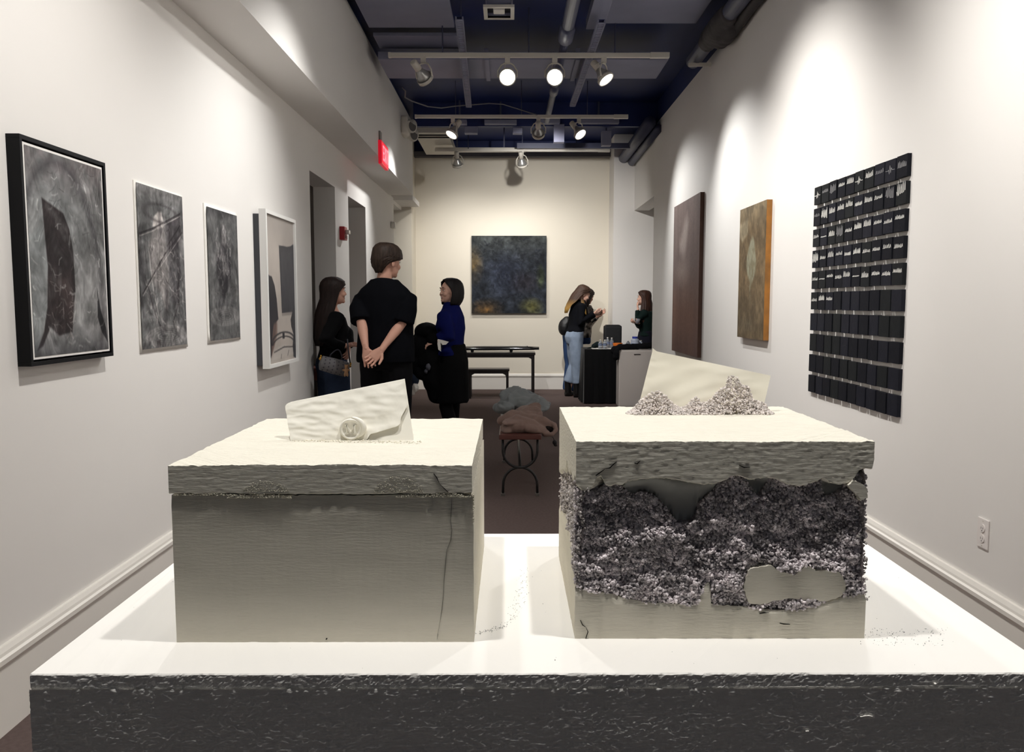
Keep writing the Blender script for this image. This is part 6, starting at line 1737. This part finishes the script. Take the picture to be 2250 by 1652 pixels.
cloth_from(f, torso_rings(f, .012, .57, .85, 1.05, True, .2), [([f.P(.04, 0, .80), S2 + V3((0, 0, -.01)), E2, W2], [.036 * f.H, .042 * f.H, .040 * f.H, .028 * f.H]), ([f.P(-.04, 0, .80), S1 + V3((0, 0, -.01)), E1, W1], [.036 * f.H, .042 * f.H, .040 * f.H, .028 * f.H])], .011, (.006, 7, (1, 1, .7)), 'black_sweater', mat('black sweater knit', (14, 15, 20), .9), w3)
LJ = mat('light blue jeans', (138, 152, 172), .9, var=.12, vs=14)
cloth_from(f, torso_rings(f, .012, .47, .62, 1.0, True), [([hp + V3((0, 0, .05)), hp.lerp(kn, .5), kn, f.P(s * .052, -.012 + s * .028, .125)], [.062 * f.H, .056 * f.H, .046 * f.H, .046 * f.H]) for s, (hp, kn, an, to) in zip((-1, 1), legs)], .011, (.009, 7, (1, 1, .5)), 'jeans', LJ, w3)
for lg in legs: shoe(f, lg, mat('black boot leather', (14, 14, 15), .4), w3, .15, 'boot')
HB = hairgrad('fair tipped hair', (58, 42, 34), (186, 146, 78), 1.42, 1.24)
I3 = Matrix.Identity(3)
hair_shell(f, hc, A, [(.118, .045, .050, .018, 0), (.104, .068, .076, .014, 0), (.080, .084, .098, .010, 0), (.050, .090, .106, .012, 40), (.022, .093, .106, .018, 74), (-.01, .095, .104, .026, 88), (-.06, .098, .104, .038, 94), (-.11, .104, .10, .05, 98), (-.17, .108, .090, .07, 102), (-.23, .105, .075, .09, 112), (-.30, .090, .06, .10, 120), (-.36, .06, .035, .10, 126)], HB, w3, 'long_hair', 50, .009, 31, .008)
bm = BM(); tube(bm, [onY(1279, 655, GY - .10), onY(1281, 668, GY - .14), onY(1284, 680, GY - .17), onY(1288, 691, GY - .18)], [.022, .028, .024, .006], 10, flat=.5)
obj('hair_lock', bm, HB, w3, True)
o = obj('phone', boxm(0, .13, -.035, .035, -.004, .004, bev=.003), BLACKM); tag(o, 'dark phone held in both hands by the light jeans wearer', 'phone')
o.location = onY(1304, 686, GY - .05); o.rotation_euler = (0, math.radians(-14), 0)
obj('screen', boxm(.005, .125, -.031, .031, .0038, .0046), mat('pale phone screen', (150, 150, 155), .2), o)

# --- second woman behind her
HY = 12.22
f = Fig(onY(1268, 800, HY).x + .07, HY, 1.60, -75, .12)
w4 = thing('person', f.o, 'person in patterned cardigan and blue jeans half hidden behind the fair-haired one', 'person')
S1, S2 = f.P(-.09, 0, .80), f.P(.09, 0, .80)
E2, W2 = onY(1292, 712, HY - .1), onY(1308, 697, HY - .1)
E1, W1 = onY(1296, 715, HY + .1), onY(1312, 690, HY)
legs = std_legs(f, .05)
legs = [tuple(p + f.D(0, -.16, 0) if i < 4 else p for i, p in enumerate(lg)) for lg in legs]
body = limbs(f, [(S1, E1, W1), (S2, E2, W2)], legs, True)
A = head_axes(f, 10, 16); hc = onY(1291, 651, HY); hc = V3((hc.x, HY, hc.z))
head, q = make_head(f, hc, A, .006)
h1 = make_hand(W2, V3((1, 0, .5)), V3((0, .6, .6)), V3((0, .3, 1)), .95, .4, .12, .005)
h2 = make_hand(W1, V3((1, 0, .3)), V3((0, -.6, .6)), V3((0, .3, 1)), .95, .4, .12, .005)
put('body', join_meshes([body, head, h1, h2], 'body'), SKIN, w4)
face_parts(f, q, w4, A=A)
CARD = mat('beige and black cardigan', (188, 178, 168), .9, var=1.0, vs=9, c2=(26, 26, 28))
cloth_from(f, torso_rings(f, .016, .52, .84, 1.05, True, .2), [([f.P(.04, 0, .79), S2 + V3((0, 0, -.01)), E2, W2], [.036 * f.H, .043 * f.H, .044 * f.H, .034 * f.H]), ([f.P(-.04, 0, .79), S1 + V3((0, 0, -.01)), E1, W1], [.036 * f.H, .043 * f.H, .044 * f.H, .034 * f.H])], .012, (.006, 7, (1, 1, .7)), 'cardigan', CARD, w4)
cloth_from(f, torso_rings(f, .016, .47, .60, 1.0, True), [([hp + V3((0, 0, .08)), hp.lerp(kn, .5), kn, an + V3((0, 0, -.02))], [.072 * f.H, .066 * f.H, .056 * f.H, .052 * f.H]) for hp, kn, an, to in legs], .012, (.008, 7, (1, 1, .5)), 'jeans', mat('mid blue jeans', (52, 74, 112), .9), w4)
for lg in legs: shoe(f, lg, BLACKM, w4)
hair_shell(f, hc, A, [(.118, .045, .050, .018, 0), (.104, .068, .076, .014, 0), (.080, .084, .098, .010, 16), (.050, .090, .106, .012, 36), (.022, .092, .104, .014, 56), (-.01, .092, .100, .016, 64), (-.07, .094, .100, .02, 68), (-.14, .108, .106, .03, 74), (-.22, .115, .11, .04, 84)], HDRK, w4, 'long_hair', 46, .009, 41, .006)
t = thing('shoulder_bag', onY(1240, 716, HY), 'black shoulder bag jutting out behind the black sweater', 'bag')
bm = BM(); ell(bm, onY(1241, 718, HY - .12), (.10, .10, .135), Euler((0, .15, 0)).to_matrix()); ell(bm, onY(1246, 712, HY - .12), (.09, .09, .12))
put('bag_body', remesh(bm, .010, 3, 'bag_body'), mat('black bag leather', (17, 17, 20), .5), t)
obj('strap', tube(BM(), [onY(1248, 700, HY - .08), onY(1258, 680, HY - .1), onY(1268, 662, HY - .06)], .010, 8, flat=.4), BLACKM, t, True)

# --- woman with long brown hair at the niche, hand at her mouth
NY = 11.85
f = Fig(onY(1419, 800, NY).x, NY, 1.545, 70)
w5 = thing('person', f.o, 'person with long brown hair and dark green sleeves, hand raised to the mouth', 'person')
S1, S2 = f.P(-.09, 0, .795), f.P(.09, 0, .795)
E1, W1 = onY(1398, 706, NY - .12), onY(1402, 678, NY - .08)
E2, W2 = onY(1404, 715, NY + .08), onY(1402, 710, NY - .15)
legs = std_legs(f, .048)
body = limbs(f, [(S1, E1, W1), (S2, E2, W2)], legs, True)
A = head_axes(f, 10, -6); hc = onY(1414, 655, NY); hc = V3((hc.x, NY, hc.z))
head, q = make_head(f, hc, A, .006)
h1 = make_hand(W1, q(0, .10, -.075) - W1, V3((.7, .2, .4)), V3((.3, -.3, .6)), .92, .8, .12, .005)
h2 = make_hand(W2, V3((-.9, -.4, .2)), V3((0, .3, 1)), V3((0, -.6, .5)), .92, .7, .12, .005)
put('body', join_meshes([body, head, h1, h2], 'body'), SKIN2, w5)
face_parts(f, q, w5, A=A)
GRN = mat('dark green knit top', (18, 32, 30), .9)
cloth_from(f, torso_rings(f, .010, .57, .83, 1.0, True), [([f.P(-.04, 0, .79), S1 + V3((0, 0, -.01)), E1, E1.lerp(W1, .85)], [.036 * f.H, .041 * f.H, .037 * f.H, .026 * f.H]), ([f.P(.04, 0, .79), S2 + V3((0, 0, -.01)), E2, W2], [.036 * f.H, .041 * f.H, .037 * f.H, .028 * f.H])], .011, (.004, 9, (1, 1, .7)), 'green_top', GRN, w5)
bm = BM(); loft(bm, [(f.P(0, 0, z), f.D(a * f.H, 0, 0), f.D(0, b * f.H, 0)) for z, a, b in ((.62, .085, .070), (.53, .102, .085), (.40, .105, .09), (.10, .12, .10))], 22)
put('skirt', remesh(bm, .013, 2, 'skirt', (.008, 6, (1, 1, .3))), mat('dark navy skirt', (24, 24, 34), .9), w5)
for lg in legs: shoe(f, lg, BLACKM, w5)
HN = hairmat('long brown hair', (38, 24, 20), (72, 44, 34))
hair_shell(f, hc, A, [(.118, .045, .050, .018, 0), (.104, .068, .076, .014, 0), (.080, .084, .098, .010, 10), (.050, .090, .106, .012, 36), (.022, .092, .104, .014, 56), (-.01, .092, .100, .016, 64), (-.07, .098, .106, .024, 66), (-.16, .128, .124, .028, 66), (-.26, .142, .136, .03, 66), (-.36, .136, .128, .03, 68), (-.42, .11, .10, .03, 76)], HN, w5, 'long_hair', 48, .009, 51, .009)
o = obj('plastic_cup', tube(BM(), [onY(1400, 711, NY - .2), onY(1402, 700, NY - .2)], [.026, .034], 14), mat('clear cup plastic', (170, 170, 180), .15, trans=.5), None, True, loc=onY(1401, 706, NY - .2)); tag(o, 'clear plastic cup held near the niche beside the dark green sleeve', 'cup')
